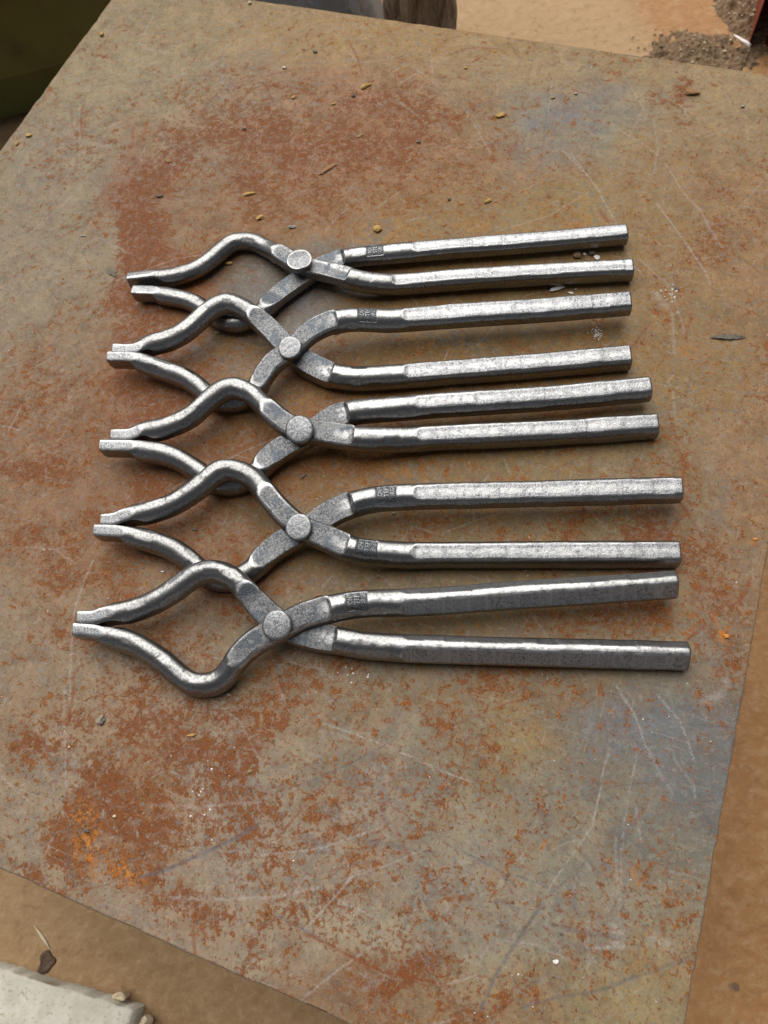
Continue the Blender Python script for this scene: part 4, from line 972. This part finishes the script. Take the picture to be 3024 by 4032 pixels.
def add_stamp(sw, lift, pos, parent, origin):
    s0 = sw['near'](pos)
    ss, C, Nn = sw['ss'], sw['C'], sw['Nn']

    def surf(s, u, h):
        s = np.asarray(s, float); u = np.asarray(u, float)
        cx, cy = np.interp(s, ss, C[:, 0]), np.interp(s, ss, C[:, 1])
        nx_, ny_ = np.interp(s, ss, Nn[:, 0]), np.interp(s, ss, Nn[:, 1])
        R = np.interp(s, ss, sw['R'][:, 0]); rz = np.interp(s, ss, sw['raise_'])
        v = np.sqrt(np.maximum(R * R - u * u, 1)) * .93 + R * .07 - .02 * u * u * 0
        x, y = cx + nx_ * u, cy + ny_ * u
        z = RR + rz + np.minimum(v, R * .97) + h
        z = z + lift[0] + lift[1] * x + lift[2] * y
        return (np.stack([x, y, z], -1) - np.array(origin)) * .001
    # struck floor
    ns, nu = 30, 26
    sg, ug = np.meshgrid(np.linspace(-6.3, 6.3, ns), np.linspace(-5.0, 5.0, nu), indexing='ij')
    ug = ug * (1 - .012 * np.abs(sg)) + .25 * np.sin(sg * 1.6)
    h = -.42 + .06 * rng.standard_normal(sg.shape)
    v0 = surf(s0 + sg, ug, h).reshape(-1, 3)
    ii, jj = np.meshgrid(np.arange(ns - 1), np.arange(nu - 1), indexing='ij')
    q = (ii * nu + jj).reshape(-1)
    f0 = np.stack([q, q + nu, q + nu + 1, q + 1], -1).tolist()
    vs, fs, fm = [v0], list(f0), [0] * len(f0)
    base = len(v0)
    for k, (V, F) in enumerate(WORDS):
        # words read along the bar's width; rows follow each other along the bar
        row_c = (-4.05, 0, 4.05)[k]
        L = (9.6, 8.0, 9.8)[k]
        uu = (V[:, 0] - .5) * L
        sg_ = row_c - (V[:, 1] - .5) * 3.1
        hh = -.42 + V[:, 2] * .42
        vs.append(surf(s0 + sg_, uu, hh))
        fs += [[i + base for i in f] for f in F]; fm += [1] * len(F)
        base += len(V)
    o = mesh_obj('maker_stamp', np.concatenate(vs), fs, [M_STFLOOR, M_STLET], parent, False, None, fm)
    o['label'] = 'small dark stamped mark with three rows of raised letters'
    return o


def rivet(x, y, z, rd, lift, parent, origin, style, seed):
    r = np.random.default_rng(seed)
    R = rd / 2 * 1.04
    hgt = {'tall': 5.2, 'dome': 4.6, 'flat': 3.6, 'soft': 4.0}[style]
    prof = [(R * .90, -1.0), (R * .94, .2), (R * .985, hgt * .45), (R, hgt * .70), (R * .985, hgt * .88), (R * .94, hgt * .97)]
    top = {'tall': .35, 'dome': 1.2, 'flat': .35, 'soft': .8}[style]
    for f in (.86, .74, .62, .5, .38, .26, .14, .04):
        prof.append((R * f, hgt * .97 + top * (1 - (f / .94) ** 2) + .05))
    seg = 56
    vs, fs = lathe(prof, seg)
    lift_n = np.array([lift[1], lift[2]])
    ang = np.arctan2(vs[:, 1], vs[:, 0]); rr = np.hypot(vs[:, 0], vs[:, 1])
    wob = 1 + .014 * np.sin(2 * ang + r.uniform(0, 6)) + .010 * np.sin(3 * ang + r.uniform(0, 6)) + .006 * np.sin(7 * ang + r.uniform(0, 6))
    vs[:, 0] *= wob; vs[:, 1] *= wob
    topm = vs[:, 2] > hgt * .9
    if style == 'tall':                                    # peened facets
        for k in range(7):
            a = r.uniform(0, 2 * math.pi); tilt = r.uniform(.10, .22)
            pl = hgt + .55 - tilt * (vs[:, 0] * math.cos(a) + vs[:, 1] * math.sin(a)) * 1.0
            vs[:, 2] = np.where(topm, np.minimum(vs[:, 2], pl), vs[:, 2])
    elif style == 'dome':
        vs[:, 2] += topm * .22 * np.sin(11 * ang + 1.3) * np.clip((rr / R - .15), 0, .7)
    else:
        vs[:, 2] += topm * .18 * (value_noise(vs[:, 0] + 40, vs[:, 1] + 40, 1 / 2.6, seed) - .5)
    X_, Y_ = x + vs[:, 0], y + vs[:, 1]
    Z_ = z + vs[:, 2] + lift[0] + lift[1] * X_ + lift[2] * Y_
    w = (np.stack([X_, Y_, Z_], -1) - np.array(origin)) * .001
    o = mesh_obj('rivet', w, fs, M_STEEL, parent, True)
    fl = topm * sstep(.93 - rr / R, 0, .12)
    set_attr(o, 'boss', fl * .35); set_attr(o, 'flat', fl); set_attr(o, 'edge', topm * sstep(rr / R, .82, .92) * .45); set_attr(o, 'pit', np.zeros(len(w))); set_attr(o, 'along', np.full(len(w), seed * .37) + vs[:, 0] * .0)
    return o


OPTS = [
    dict(U=dict(troll=-.25, fd=.84, tw=4.8), L=dict(fd=.84, tw=4.6, tip=20), riv='tall', label='steel tongs at the top of the row with a faceted rivet head'),
    dict(U=dict(fd=.80, tw=4.0), L=dict(fd=.80, tw=4.0), riv='flat', label='steel tongs with wide flat reins, second from the top'),
    dict(U=dict(fd=.85, tw=4.2), L=dict(fd=.85, tw=4.3, tip=24), riv='dome', label='steel tongs with a domed ribbed rivet head and no stamped mark, middle of the row'),
    dict(U=dict(fd=.82, tw=4.5), L=dict(fd=.82, tw=4.0), riv='flat', label='steel tongs stamped on both reins, fourth from the top'),
    dict(U=dict(roll=.82, fd=.80, tw=4.9, tip=22), L=dict(roll=.82, fd=.80, tw=4.3, tip=19), riv='soft', label='lowest steel tongs, its rounded reins spread open with dark facets'),
]
STAMPS = {(0, 1): (34.9, 434.2), (1, 1): (17.2, 363.0), (3, 1): (3.7, 218.2), (3, 0): (-16.0, 185.3), (4, 1): (-27.4, 150.7)}
for k, t in enumerate(TONGS):
    origin = (t['riv'][0], t['riv'][1], 0.0)
    root = bpy.data.objects.new('tongs', None)
    col.objects.link(root)
    root.location = (origin[0] * .001, origin[1] * .001, TZ + .0004)
    tag(root, OPTS[k]['label'], 'tongs', 'forged steel tongs laid in a row')
    for ai, arm in enumerate(t['arms']):
        opt = dict(OPTS[k][arm['n']])
        if (k, ai) in STAMPS: opt['stamp'] = STAMPS[(k, ai)]
        sw = sweep_arm(arm, t['lift'], t['riv'], 10 * k + 5 * ai + 1, opt)
        jaw = part_from(sw, sw['tl'] + 6, sw['s_bs'] - 2, 'jaw', root, origin)
        part_from(sw, 0, sw['tl'] + 6, 'jaw_tip', jaw, origin)
        part_from(sw, sw['s_bs'] - 2, sw['s_be'] + 2, 'boss', root, origin)
        rein = part_from(sw, sw['s_be'] + 2, 1e9, 'rein', root, origin)
        if 'stamp' in opt: add_stamp(sw, t['lift'], opt['stamp'], rein, origin)
    rivet(t['riv'][0], t['riv'][1], 7.75 + 4.6 + 5.7, t['rd'], t['lift'], root, origin, OPTS[k]['riv'], 50 + k)

# ------------------------------------------------------------------ loose crumbs on the table
def crumb_mat(name, cols, rough=.8, scale=700): return mat_simple(name, cols, scale, rough, 0, .6, .0006, kind='Position')


CM = dict(
    rust=crumb_mat('rust_chip', [(.15, .075, .030), (.27, .14, .05), (.38, .19, .05)]),
    scale=crumb_mat('scale_flake', [(.075, .07, .06), (.13, .12, .095), (.33, .15, .03)]),
    peb=crumb_mat('brown_pebble', [(.11, .075, .04), (.19, .13, .06), (.40, .20, .04)]),
    dark=crumb_mat('dark_chip', [(.07, .064, .052), (.13, .115, .09), (.17, .14, .10)]),
    white=crumb_mat('plaster', [(.60, .58, .55), (.75, .73, .70), (.5, .46, .42)]),
    gold=crumb_mat('golden_grit', [(.30, .18, .045), (.48, .30, .09), (.11, .075, .03)]),
    cream=crumb_mat('cream_grit', [(.50, .40, .26), (.62, .52, .36)]),
    olive=crumb_mat('olive_chip', [(.15, .12, .05), (.27, .21, .08), (.07, .06, .035)]),
    grey=crumb_mat('grey_grit', [(.20, .20, .19), (.34, .33, .31), (.10, .10, .10)]),
    greyb=crumb_mat('grey_brown_pebble', [(.16, .14, .11), (.26, .23, .18), (.36, .22, .07)]),
    orange=crumb_mat('orange_rust_grain', [(.38, .13, .015), (.55, .24, .04), (.2, .07, .01)]))


def rock(seed, sx, sy, sz, chunky=1.0, sub=2, squareness=0):
    bm = bmesh.new()
    bmesh.ops.create_icosphere(bm, subdivisions=sub, radius=1)
    r = np.random.default_rng(seed)
    dirs = r.normal(size=(9, 3)); dirs /= np.linalg.norm(dirs, axis=1)[:, None]
    off = r.uniform(.55, .92, 9)
    V = np.array([v.co[:] for v in bm.verts])
    for d, o_ in zip(dirs, off):
        e = V @ d - o_
        V -= np.clip(e, 0, None)[:, None] * d * chunky
    V *= 1 + .10 * r.normal(size=(len(V), 1))
    bend = r.uniform(-.25, .25)
    V[:, 1] += bend * V[:, 0] ** 2
    V = V * np.array([sx, sy, sz])
    V[:, 2] -= V[:, 2].min()
    fs = [[v.index for v in f.verts] for f in bm.faces]
    bm.free()
    return V, fs


DL = [  # (kind word, label, category) for the crumbs in the order of PAINT['debris']
    ('rust_chip', 'jagged brown rust chip near the back right corner of the plate', 'rust chip'),
    ('scale_flake', 'long dark twisted flake with orange spots right of the reins', 'flake'),
    ('scale_flake', 'tiny dark curled flake to the upper left of the long twisted flake', 'flake'),
    ('pebble', 'brown pebble between the two reins of the top tongs', 'pebble'),
    ('pebble', 'dark grey pebble beside the brown one between the top reins', 'pebble'),
    ('plaster_crumb', 'white crumb touching the top tongs, right of the dark pebble', 'crumb'),
    ('plaster_crumb', 'small white crumb between the brown and the dark pebble', 'crumb'),
    ('plaster_crumb', 'large white plaster chip below the lower rein of the top tongs', 'crumb'),
    ('plaster_crumb', 'thin white sliver right of the large white plaster chip', 'crumb'),
    ('gold_grain', 'round golden grain near the left edge at the top', 'grain'),
    ('gold_grain', 'dark and gold grain by the left plate edge', 'grain'),
    ('gold_grain', 'tiny golden grain next to the dark and gold one at the left edge', 'grain'),
    ('rust_chip', 'long thin brown sliver lying slanted above the top tongs', 'rust chip'),
    ('rust_chip', 'short brown chip left of the slanted sliver', 'rust chip')]
CRUMB_LABELS = [
    'dark grit pebble near the back edge, left of the log',
    'cream bean-shaped grain near the back edge, left of centre',
    "golden chip on the rust patch just left of the slanted sliver's line",
    'dark grain just below the golden chip on the upper rust patch',
    'yellowish grain left of the golden chip on the upper rust patch',
    "olive chip above the top tongs' stamped rein, in the rust patch",
    'dark grain in the grey area right of the upper rust patch',
    'long golden chip on the plate above the top reins',
    'round golden grain near the back edge, below the log',
    'dark grain on the rust left of the slanted sliver',
    'pale grain right at the back edge of the plate',
    'thin yellow flake in the middle of the upper rust patch',
    'olive chip beside a dark vertical scratch, upper right',
    'round grey grain right of the olive chip, upper right',
    'small grey grain below the jagged chip at the far right',
    'golden chip just above the bow of the top tongs',
    'grey grain above the rivet of the top tongs',
    'golden chip above the stamped mark of the top tongs',
    'curled dark flake left of the tips of the top tongs',
    'golden ring-shaped grain inside the jaws of the top tongs',
    'olive chip inside the jaws of the second tongs',
    'golden upright chip above the reins of the top tongs',
    'dark grain left of the golden chip above the top reins',
    'grey brown pebble on the plate below the lowest tongs, at the left',
    'tan flat chip below the bow of the lowest tongs',
    'olive grain on the plate, lower centre left',
    'dark crumb in the bright orange rust, lower left',
    'cream grain at the edge of the large rust patch, lower left',
    'grey crumb touching the bow of the lowest tongs',
    'tiny golden grain left of the large rust patch, lower left',
    'cream grain on the pale scratch at the lower left',
    'dark chip between the reins of the third and fourth tongs',
    'dark grain inside the jaws of the fourth tongs',
    'white fleck between the jaws of the fourth and lowest tongs',
    'grey bead just under the stamped upper rein of the fourth tongs',
    "larger white speck below the lowest tongs' lower rein",
    "smaller white speck below the lowest tongs' lower rein",
    'grey sliver on the rust above the tips of the top tongs',
    'brown flake touching the boss of the lowest tongs',
    'white stone grain near the front edge, lower right',
    'dark grain just above the white stone grain, lower right',
    'orange rust grain at the right plate edge beyond the fourth tongs',
    'orange rust grain beyond the rein ends of the lowest tongs',
    'thin golden sliver left of the slanted brown sliver',
    'dark thin sliver on the rust above the tips of the top tongs',
    'thin brown sliver under the lower rein of the top tongs']
for i, (x, y, L, Wd, an, kd) in enumerate(PAINT['debris']):
    flat = {'rust': .30, 'scale': .28, 'white': .45, 'gold': .5, 'olive': .4, 'orange': .35}.get(kd, .6)
    sx, sy = max(L, 1.4) / 2, max(Wd, 1.1) / 2
    V, F = rock(300 + i, sx, sy, max(min(sx, sy) * flat * 1.05, .45), 1.0, 2 if L < 9 else 3)
    if i == 1:                                             # the long flake: two lobes with a waist
        V[:, 1] *= .62 + .45 * np.abs(np.cos(V[:, 0] / sx * 2.2)) + .12 * np.sin(V[:, 0] * 1.3)
        V[:, 2] *= .8 + .3 * np.sin(V[:, 0] * .9)
    a = math.radians(an)
    o = mesh_obj('crumb', V * .001, F, CM[kd], None, False)
    o.location = (x * .001, y * .001, TZ + .0001)
    o.rotation_euler = (0, 0, a)
    if i < len(DL):
        o.name = DL[i][0]
        tag(o, DL[i][1], DL[i][2])
    else:
        o.name = {'rust': 'rust_chip', 'scale': 'scale_flake', 'white': 'plaster_crumb', 'gold': 'gold_grain', 'orange': 'rust_grain'}.get(kd, 'grit_grain')
        tag(o, CRUMB_LABELS[i - len(DL)], 'grit', 'loose grit on the rusty plate')

# scattered pale dust specks: uncountable
vs, fs, base = [], [], 0
def speck(x, y, r):
    global base
    z = TZ + .0001
    k = 5; a0 = rng.uniform(0, 6)
    for j in range(k): vs.append((x + r * math.cos(a0 + j * 6.283 / k) * rng.uniform(.6, 1.2), y + r * math.sin(a0 + j * 6.283 / k) * rng.uniform(.6, 1.2), z))
    vs.append((x, y, z + r * .8))
    for j in range(k): fs.append((base + j, base + (j + 1) % k, base + k))
    base += k + 1
for _ in range(420):
    lx, ly = rng.uniform(-TW / 2 + .01, TW / 2 - .01), rng.uniform(-TH / 2 + .01, TH / 2 - .01)
    speck(CEN[0] + lx * c_ - ly * s_, CEN[1] + lx * s_ + ly * c_, rng.choice([.00025, .0004, .0006], p=[.6, .32, .08]))
for (cx, cy, n_, sp) in [(0.1818, 0.3279, 40, 0.0028), (0.2455, 0.3474, 24, 0.004), (0.1944, 0.4012, 8, 0.004), (-0.0416, 0.1168, 8, 0.004), (0.1744, 0.3678, 8, 0.004), (-0.1428, 0.0572, 10, 0.006)]:
    for _ in range(n_):
        speck(cx + rng.normal(0, sp), cy + rng.normal(0, sp * 1.4), rng.uniform(.0003, .0009))
dust = mesh_obj('dust_specks', vs, fs, CM['white'], None, False)
tag(dust, 'scattered pale dust specks on the rusty plate', None, None, 'stuff')

# ------------------------------------------------------------------ surroundings on the floor
# pale rough slab, front left
M_SLAB = mat_simple('pale_concrete', [(.50, .47, .38), (.58, .55, .47), (.38, .34, .24), (.45, .41, .31)], 60, .85, 0, .5, .0015)
sx0, sx1, sy0, sy1 = -.62, -.338, -.5, 0.0
def slab_mesh():
    # a thick slab whose far long edge is broken and rough
    e0 = np.array([-.70, .095]); e1 = np.array([-.335, -.068])
    dirn = (e1 - e0) / np.linalg.norm(e1 - e0); nrm = np.array([dirn[1], -dirn[0]])   # towards the viewer
    L = np.linalg.norm(e1 - e0)
    nu_, nv_ = 130, 60
    W_ = .26
    V = []
    for i in range(nu_):
        t = i / (nu_ - 1) * L
        for j in range(nv_):
            d = (j / (nv_ - 1)) ** 1.6 * W_
            p = e0 + dirn * t + nrm * d
            z = .030 + .0006 * (value_noise(t * 1000, d * 1000, 1 / 18, 61) - .5) + .0012 * (value_noise(t * 1000, d * 1000, 1 / 5, 62) - .5)
            if j == 0: p = p - nrm * .0022 * (value_noise(t * 1000, 0., 1 / 21, 63) - .5) - nrm * .0020 * (value_noise(t * 1000, 0., 1 / 4.3, 64) - .5)
            if j < 3: z -= (3 - j) * .0006
            if i > nu_ - 3: z -= (i - nu_ + 3) * .0008
            V.append((p[0], p[1], z))
    F = [(i * nv_ + j, i * nv_ + j + 1, (i + 1) * nv_ + j + 1, (i + 1) * nv_ + j) for i in range(nu_ - 1) for j in range(nv_ - 1)]
    bd = [i * nv_ for i in range(nu_)] + [(nu_ - 1) * nv_ + j for j in range(1, nv_)] + [i * nv_ + nv_ - 1 for i in range(nu_ - 2, -1, -1)] + [j for j in range(nv_ - 2, 0, -1)]
    n0 = len(V)
    for b in bd: V.append((V[b][0], V[b][1], -.003))
    nb_ = len(bd)
    for a in range(nb_): F.append((bd[a], bd[(a + 1) % nb_], n0 + (a + 1) % nb_, n0 + a))
    return V, F
V, F = slab_mesh()
slab = mesh_obj('concrete_slab', V, F, M_SLAB)
tag(slab, 'pale rough concrete slab on the floor at the lower left', 'slab')
bm = bmesh.new(); bm.from_mesh(slab.data); bmesh.ops.recalc_face_normals(bm, faces=bm.faces); bm.to_mesh(slab.data); bm.free()
for i, (x, y, lab) in enumerate([(-.354, -.055, 'small pale yellow chip at the far edge of the concrete slab'), (-.331, -.081, 'small pale yellow chip beside the corner of the concrete slab')]):
    V, F = rock(700 + i, .007, .0055, .012, 1, 2)
    o = mesh_obj('stone_chip', V, F, CM['cream'], None, False)
    o.location = (x, y, 0.0)
    tag(o, lab, 'chip')
# knot in the floor: a shallow dark rosette with a pale streak
V, F = lathe([(.0085, .0004), (.0075, .0022), (.0055, .0030), (.0045, .0016), (.002, .0020)], 28)
V[:, 1] *= 1.28
_wk = 1 + .16 * np.sin(3 * np.arctan2(V[:, 1], V[:, 0]) + 1) + .09 * np.sin(5 * np.arctan2(V[:, 1], V[:, 0]))
V[:, 0] *= _wk; V[:, 1] *= _wk
knot = mesh_obj('knot', V, F, mat_simple('knot_brown', [(.07, .042, .025), (.12, .07, .04), (.04, .03, .02)], 260, .8, 0, .8, .002), floor)
knot.location = (-.434, -.012, .001)
knot.rotation_euler = (0, 0, -.35)
V = []
for i in range(24):
    t = i / 23
    x, y = -.434 - .006 + .0 + (-.006) * (1 - t) * 1 + t * .010, -.012 + .012 + (1 - t) * .024
    w = .0016 * math.sin(math.pi * min(max(t, .03), .97)) + .0002
    V += [(x - w, y, .0034), (x + w, y, .0034), (x, y, .0052)]
F = []
for i in range(23):
    a, b = i * 3, i * 3 + 3
    F += [(a, b, b + 2, a + 2), (a + 2, b + 2, b + 1, a + 1)]
mesh_obj('pale_fibre', V, F, CM['cream'], floor)

# weathered log standing behind the table
def log_mesh(r, h):
    seg, nz = 120, 60
    V = []
    for k in range(nz):
        z = h * k / (nz - 1)
        for s in range(seg):
            a = 2 * math.pi * s / seg
            crack = value_noise(a * r * 1000 + 3 * math.sin(z * 17), z * 1000 * .05, 1 / 9, 71)
            f2 = value_noise(a * r * 1000, z * 1000 * .15, 1 / 3.5, 72)
            rr = r * (1 + .05 * math.sin(2 * a + 1) + .03 * math.sin(3 * a)) + .018 * (crack - .5) + .006 * (f2 - .5)
            V.append((rr * math.cos(a), rr * math.sin(a), z))
    F = [(k * seg + s, k * seg + (s + 1) % seg, (k + 1) * seg + (s + 1) % seg, (k + 1) * seg + s) for k in range(nz - 1) for s in range(seg)]
    F.append(tuple(range((nz - 1) * seg, nz * seg)))
    return V, F
V, F = log_mesh(.051, .55)
log = mesh_obj('log_post', V, F, mat_simple('weathered_bark', [(.16, .125, .09), (.40, .335, .26), (.055, .042, .03), (.50, .43, .35)], 70, .9, 0, 1.0, .012, (1, 1, .22)))
log.location = (.223, 1.215, 0)
tag(log, 'weathered grey log standing upright behind the back edge of the table', 'log')

# dark grey crumpled plastic bag behind the table, next to the log
def drape(w, d, h, seed, nseg=70):
    V = []
    for i in range(nseg):
        for j in range(nseg):
            u, v = i / (nseg - 1) * 2 - 1, j / (nseg - 1) * 2 - 1
            rr = min(1, (abs(u) ** 3 + abs(v) ** 3) ** (1 / 3))
            fold = value_noise(u * 5 + 9 + 2 * v, v * 3 + 9, 1.0, seed) - .5
            f2 = value_noise(u * 9 + 20, v * 2 + u * 3 + 20, 1.0, seed + 1) - .5
            z = h * (1 - rr ** 2.4) * (.92 + .16 * fold) + .012 * f2 * (1 - rr ** 4)
            V.append((u * w * (1 + .10 * f2), v * d * (1 + .10 * fold), max(z, -.002)))
    F = [(i * nseg + j, (i + 1) * nseg + j, (i + 1) * nseg + j + 1, i * nseg + j + 1) for i in range(nseg - 1) for j in range(nseg - 1)]
    return V, F
V, F = drape(.17, .16, .30, 81)
M_BAG = mat_simple('grey_plastic', [(.13, .14, .155), (.18, .19, .205), (.10, .105, .115)], 14, .42, 0, .3, .01)
bag = mesh_obj('plastic_bag', V, F, M_BAG)
bag.location = (.01, 1.37, 0)
tag(bag, 'dark grey crumpled plastic sack behind the table, left of the log', 'sack')

# dark olive bin at the upper left
def bin_mesh(cx, cy, w, d, h):
    bm = bmesh.new()
    bmesh.ops.create_cube(bm, size=1)
    for v in bm.verts:
        tap = .92 if v.co.z < 0 else 1.0
        v.co.x *= w * tap; v.co.y *= d * tap; v.co.z = (v.co.z + .5) * h
    top = [f for f in bm.faces if f.normal.z > .9]
    r = bmesh.ops.inset_region(bm, faces=top, thickness=.012, depth=0)
    for f in top:
        for v in f.verts: v.co.z -= h * .85
    bmesh.ops.bevel(bm, geom=[e for e in bm.edges], offset=.010, segments=3, affect='EDGES')
    V = [v.co[:] for v in bm.verts]; bm.verts.index_update()
    F = [[v.index for v in f.verts] for f in bm.faces]
    bm.free()
    return V, F
M_BIN = mat_simple('dark_olive_plastic', [(.140, .150, .060), (.200, .225, .075), (.15, .13, .065)], 4, .55, 0, .2, .004)
binr = bpy.data.objects.new('storage_bin', None)
col.objects.link(binr)
binr.location = (-.52, 1.545, 0)
binr.rotation_euler = (0, 0, .06)
tag(binr, 'dark olive green bin at the upper left beyond the table', 'bin')
V, F = bin_mesh(0, 0, .60, .56, .50)
mesh_obj('body', V, F, M_BIN, binr)
rimv, rimf = [], []
def box(x0, x1, y0, y1, z0, z1):
    b = len(rimv)
    for x in (x0, x1):
        for y in (y0, y1):
            for z in (z0, z1): rimv.append((x, y, z))
    for f in ((0, 1, 3, 2), (4, 6, 7, 5), (0, 4, 5, 1), (2, 3, 7, 6), (0, 2, 6, 4), (1, 5, 7, 3)): rimf.append(tuple(b + i for i in f))
box(-.315, .315, -.298, -.284, .46, .505); box(-.315, .315, .284, .298, .46, .505); box(-.318, -.304, -.283, .283, .46, .505); box(.304, .318, -.283, .283, .46, .505)
mesh_obj('rim', rimv, rimf, M_BIN, binr, False)

# red painted steel box section at the upper right
M_RED = mat_simple('red_oxide_paint', [(.20, .030, .014), (.26, .045, .020), (.12, .03, .015)], 25, .5, 0, .3, .001)
bm = bmesh.new()
bmesh.ops.create_cube(bm, size=1)
wR, dR, hR = .20, .34, .115
for v in bm.verts: v.co.x *= wR; v.co.y *= dR; v.co.z = (v.co.z + .5) * hR
fr = [f for f in bm.faces if f.normal.y < -.9]
bmesh.ops.inset_region(bm, faces=fr, thickness=.016, depth=0)
for f in fr:
    for v in f.verts: v.co.y += .30
bmesh.ops.bevel(bm, geom=[e for e in bm.edges], offset=.003, segments=2, affect='EDGES')
bm.verts.index_update()
V = [v.co[:] for v in bm.verts]; F = [[v.index for v in f.verts] for f in bm.faces]; bm.free()
red = mesh_obj('red_steel_frame', V, F, M_RED, None, False)
red.location = (.903, 1.185, 0)
red.rotation_euler = (0, 0, -.5)
tag(red, 'red painted hollow steel section on the floor at the upper right corner', 'steel section')

# heap of grit between the table and the red section
gv_, gf_ = [], []
grng = np.random.default_rng(5)
gn = 110
HX0, HX1, HY0, HY1 = .555, .815, 1.01, 1.27
def heap_z(x, y):
    d1 = math.hypot((x - .655) / .080, (y - 1.095) / .062)
    d2 = math.hypot((x - .752) / .042, (y - 1.165) / .085)
    r2 = min(d1, d2) + .5 * (value_noise(x * 38, y * 38, 1., 91) - .5) + .35 * (value_noise(x * 120, y * 120, 1., 94) - .5)
    return .016 * max(-.25, 1 - r2) * (.7 + .6 * value_noise(x * 70, y * 70, 1., 92)) + (.0035 * (value_noise(x * 300, y * 300, 1., 93) - .5) if r2 < 1 else -.002)
for i in range(gn):
    for j in range(gn):
        x, y = HX0 + (HX1 - HX0) * i / (gn - 1), HY0 + (HY1 - HY0) * j / (gn - 1)
        z = float(heap_z(x, y))
        if i in (0, gn - 1) or j in (0, gn - 1): z = -.006
        gv_.append((x, y, z))
gf_ = [(i * gn + j, (i + 1) * gn + j, (i + 1) * gn + j + 1, i * gn + j + 1) for i in range(gn - 1) for j in range(gn - 1)]
b = len(gv_)
gmat = [0] * len(gf_)
for _ in range(520):
    x, y = (grng.normal(.655, .05), grng.normal(1.095, .038)) if grng.random() < .6 else (grng.normal(.752, .022), grng.normal(1.165, .045))
    s = grng.choice([.0011, .0018, .0028], p=[.55, .33, .12])
    z = max(float(heap_z(x, y)), .0)
    Vr, Fr = rock(1000 + _ % 9, s, s * .8, s * .7, 1, 1)
    for w in Vr: gv_.append((w[0] + x, w[1] + y, w[2] + z - s * .2))
    gf_ += [tuple(i + b for i in f) for f in Fr]
    gmat += [1 if grng.random() < .35 else 0] * len(Fr)
    b += len(Vr)
heap = mesh_obj('grit_heap', gv_, gf_, [mat_simple('brown_grit_heap', [(.15, .090, .045), (.25, .160, .085), (.095, .060, .032), (.31, .21, .12)], 190, .9, 0, .9, .004), CM['cream']], None, False, None, gmat)
tag(heap, 'heap of grey brown grit on the floor beside the red steel section', None, None, 'stuff')
V, F = rock(801, .023, .0035, .003, 1, 2)
sl_ = mesh_obj('plastic_sliver', V, F, mat_simple('pale_pink', [(.72, .60, .55), (.80, .74, .70)], 80, .5))
sl_.location = (.722, 1.082, .014)
sl_.rotation_euler = (0, 0, -1.15)
tag(sl_, 'pale pink sliver lying on the floor by the red steel section', 'sliver')
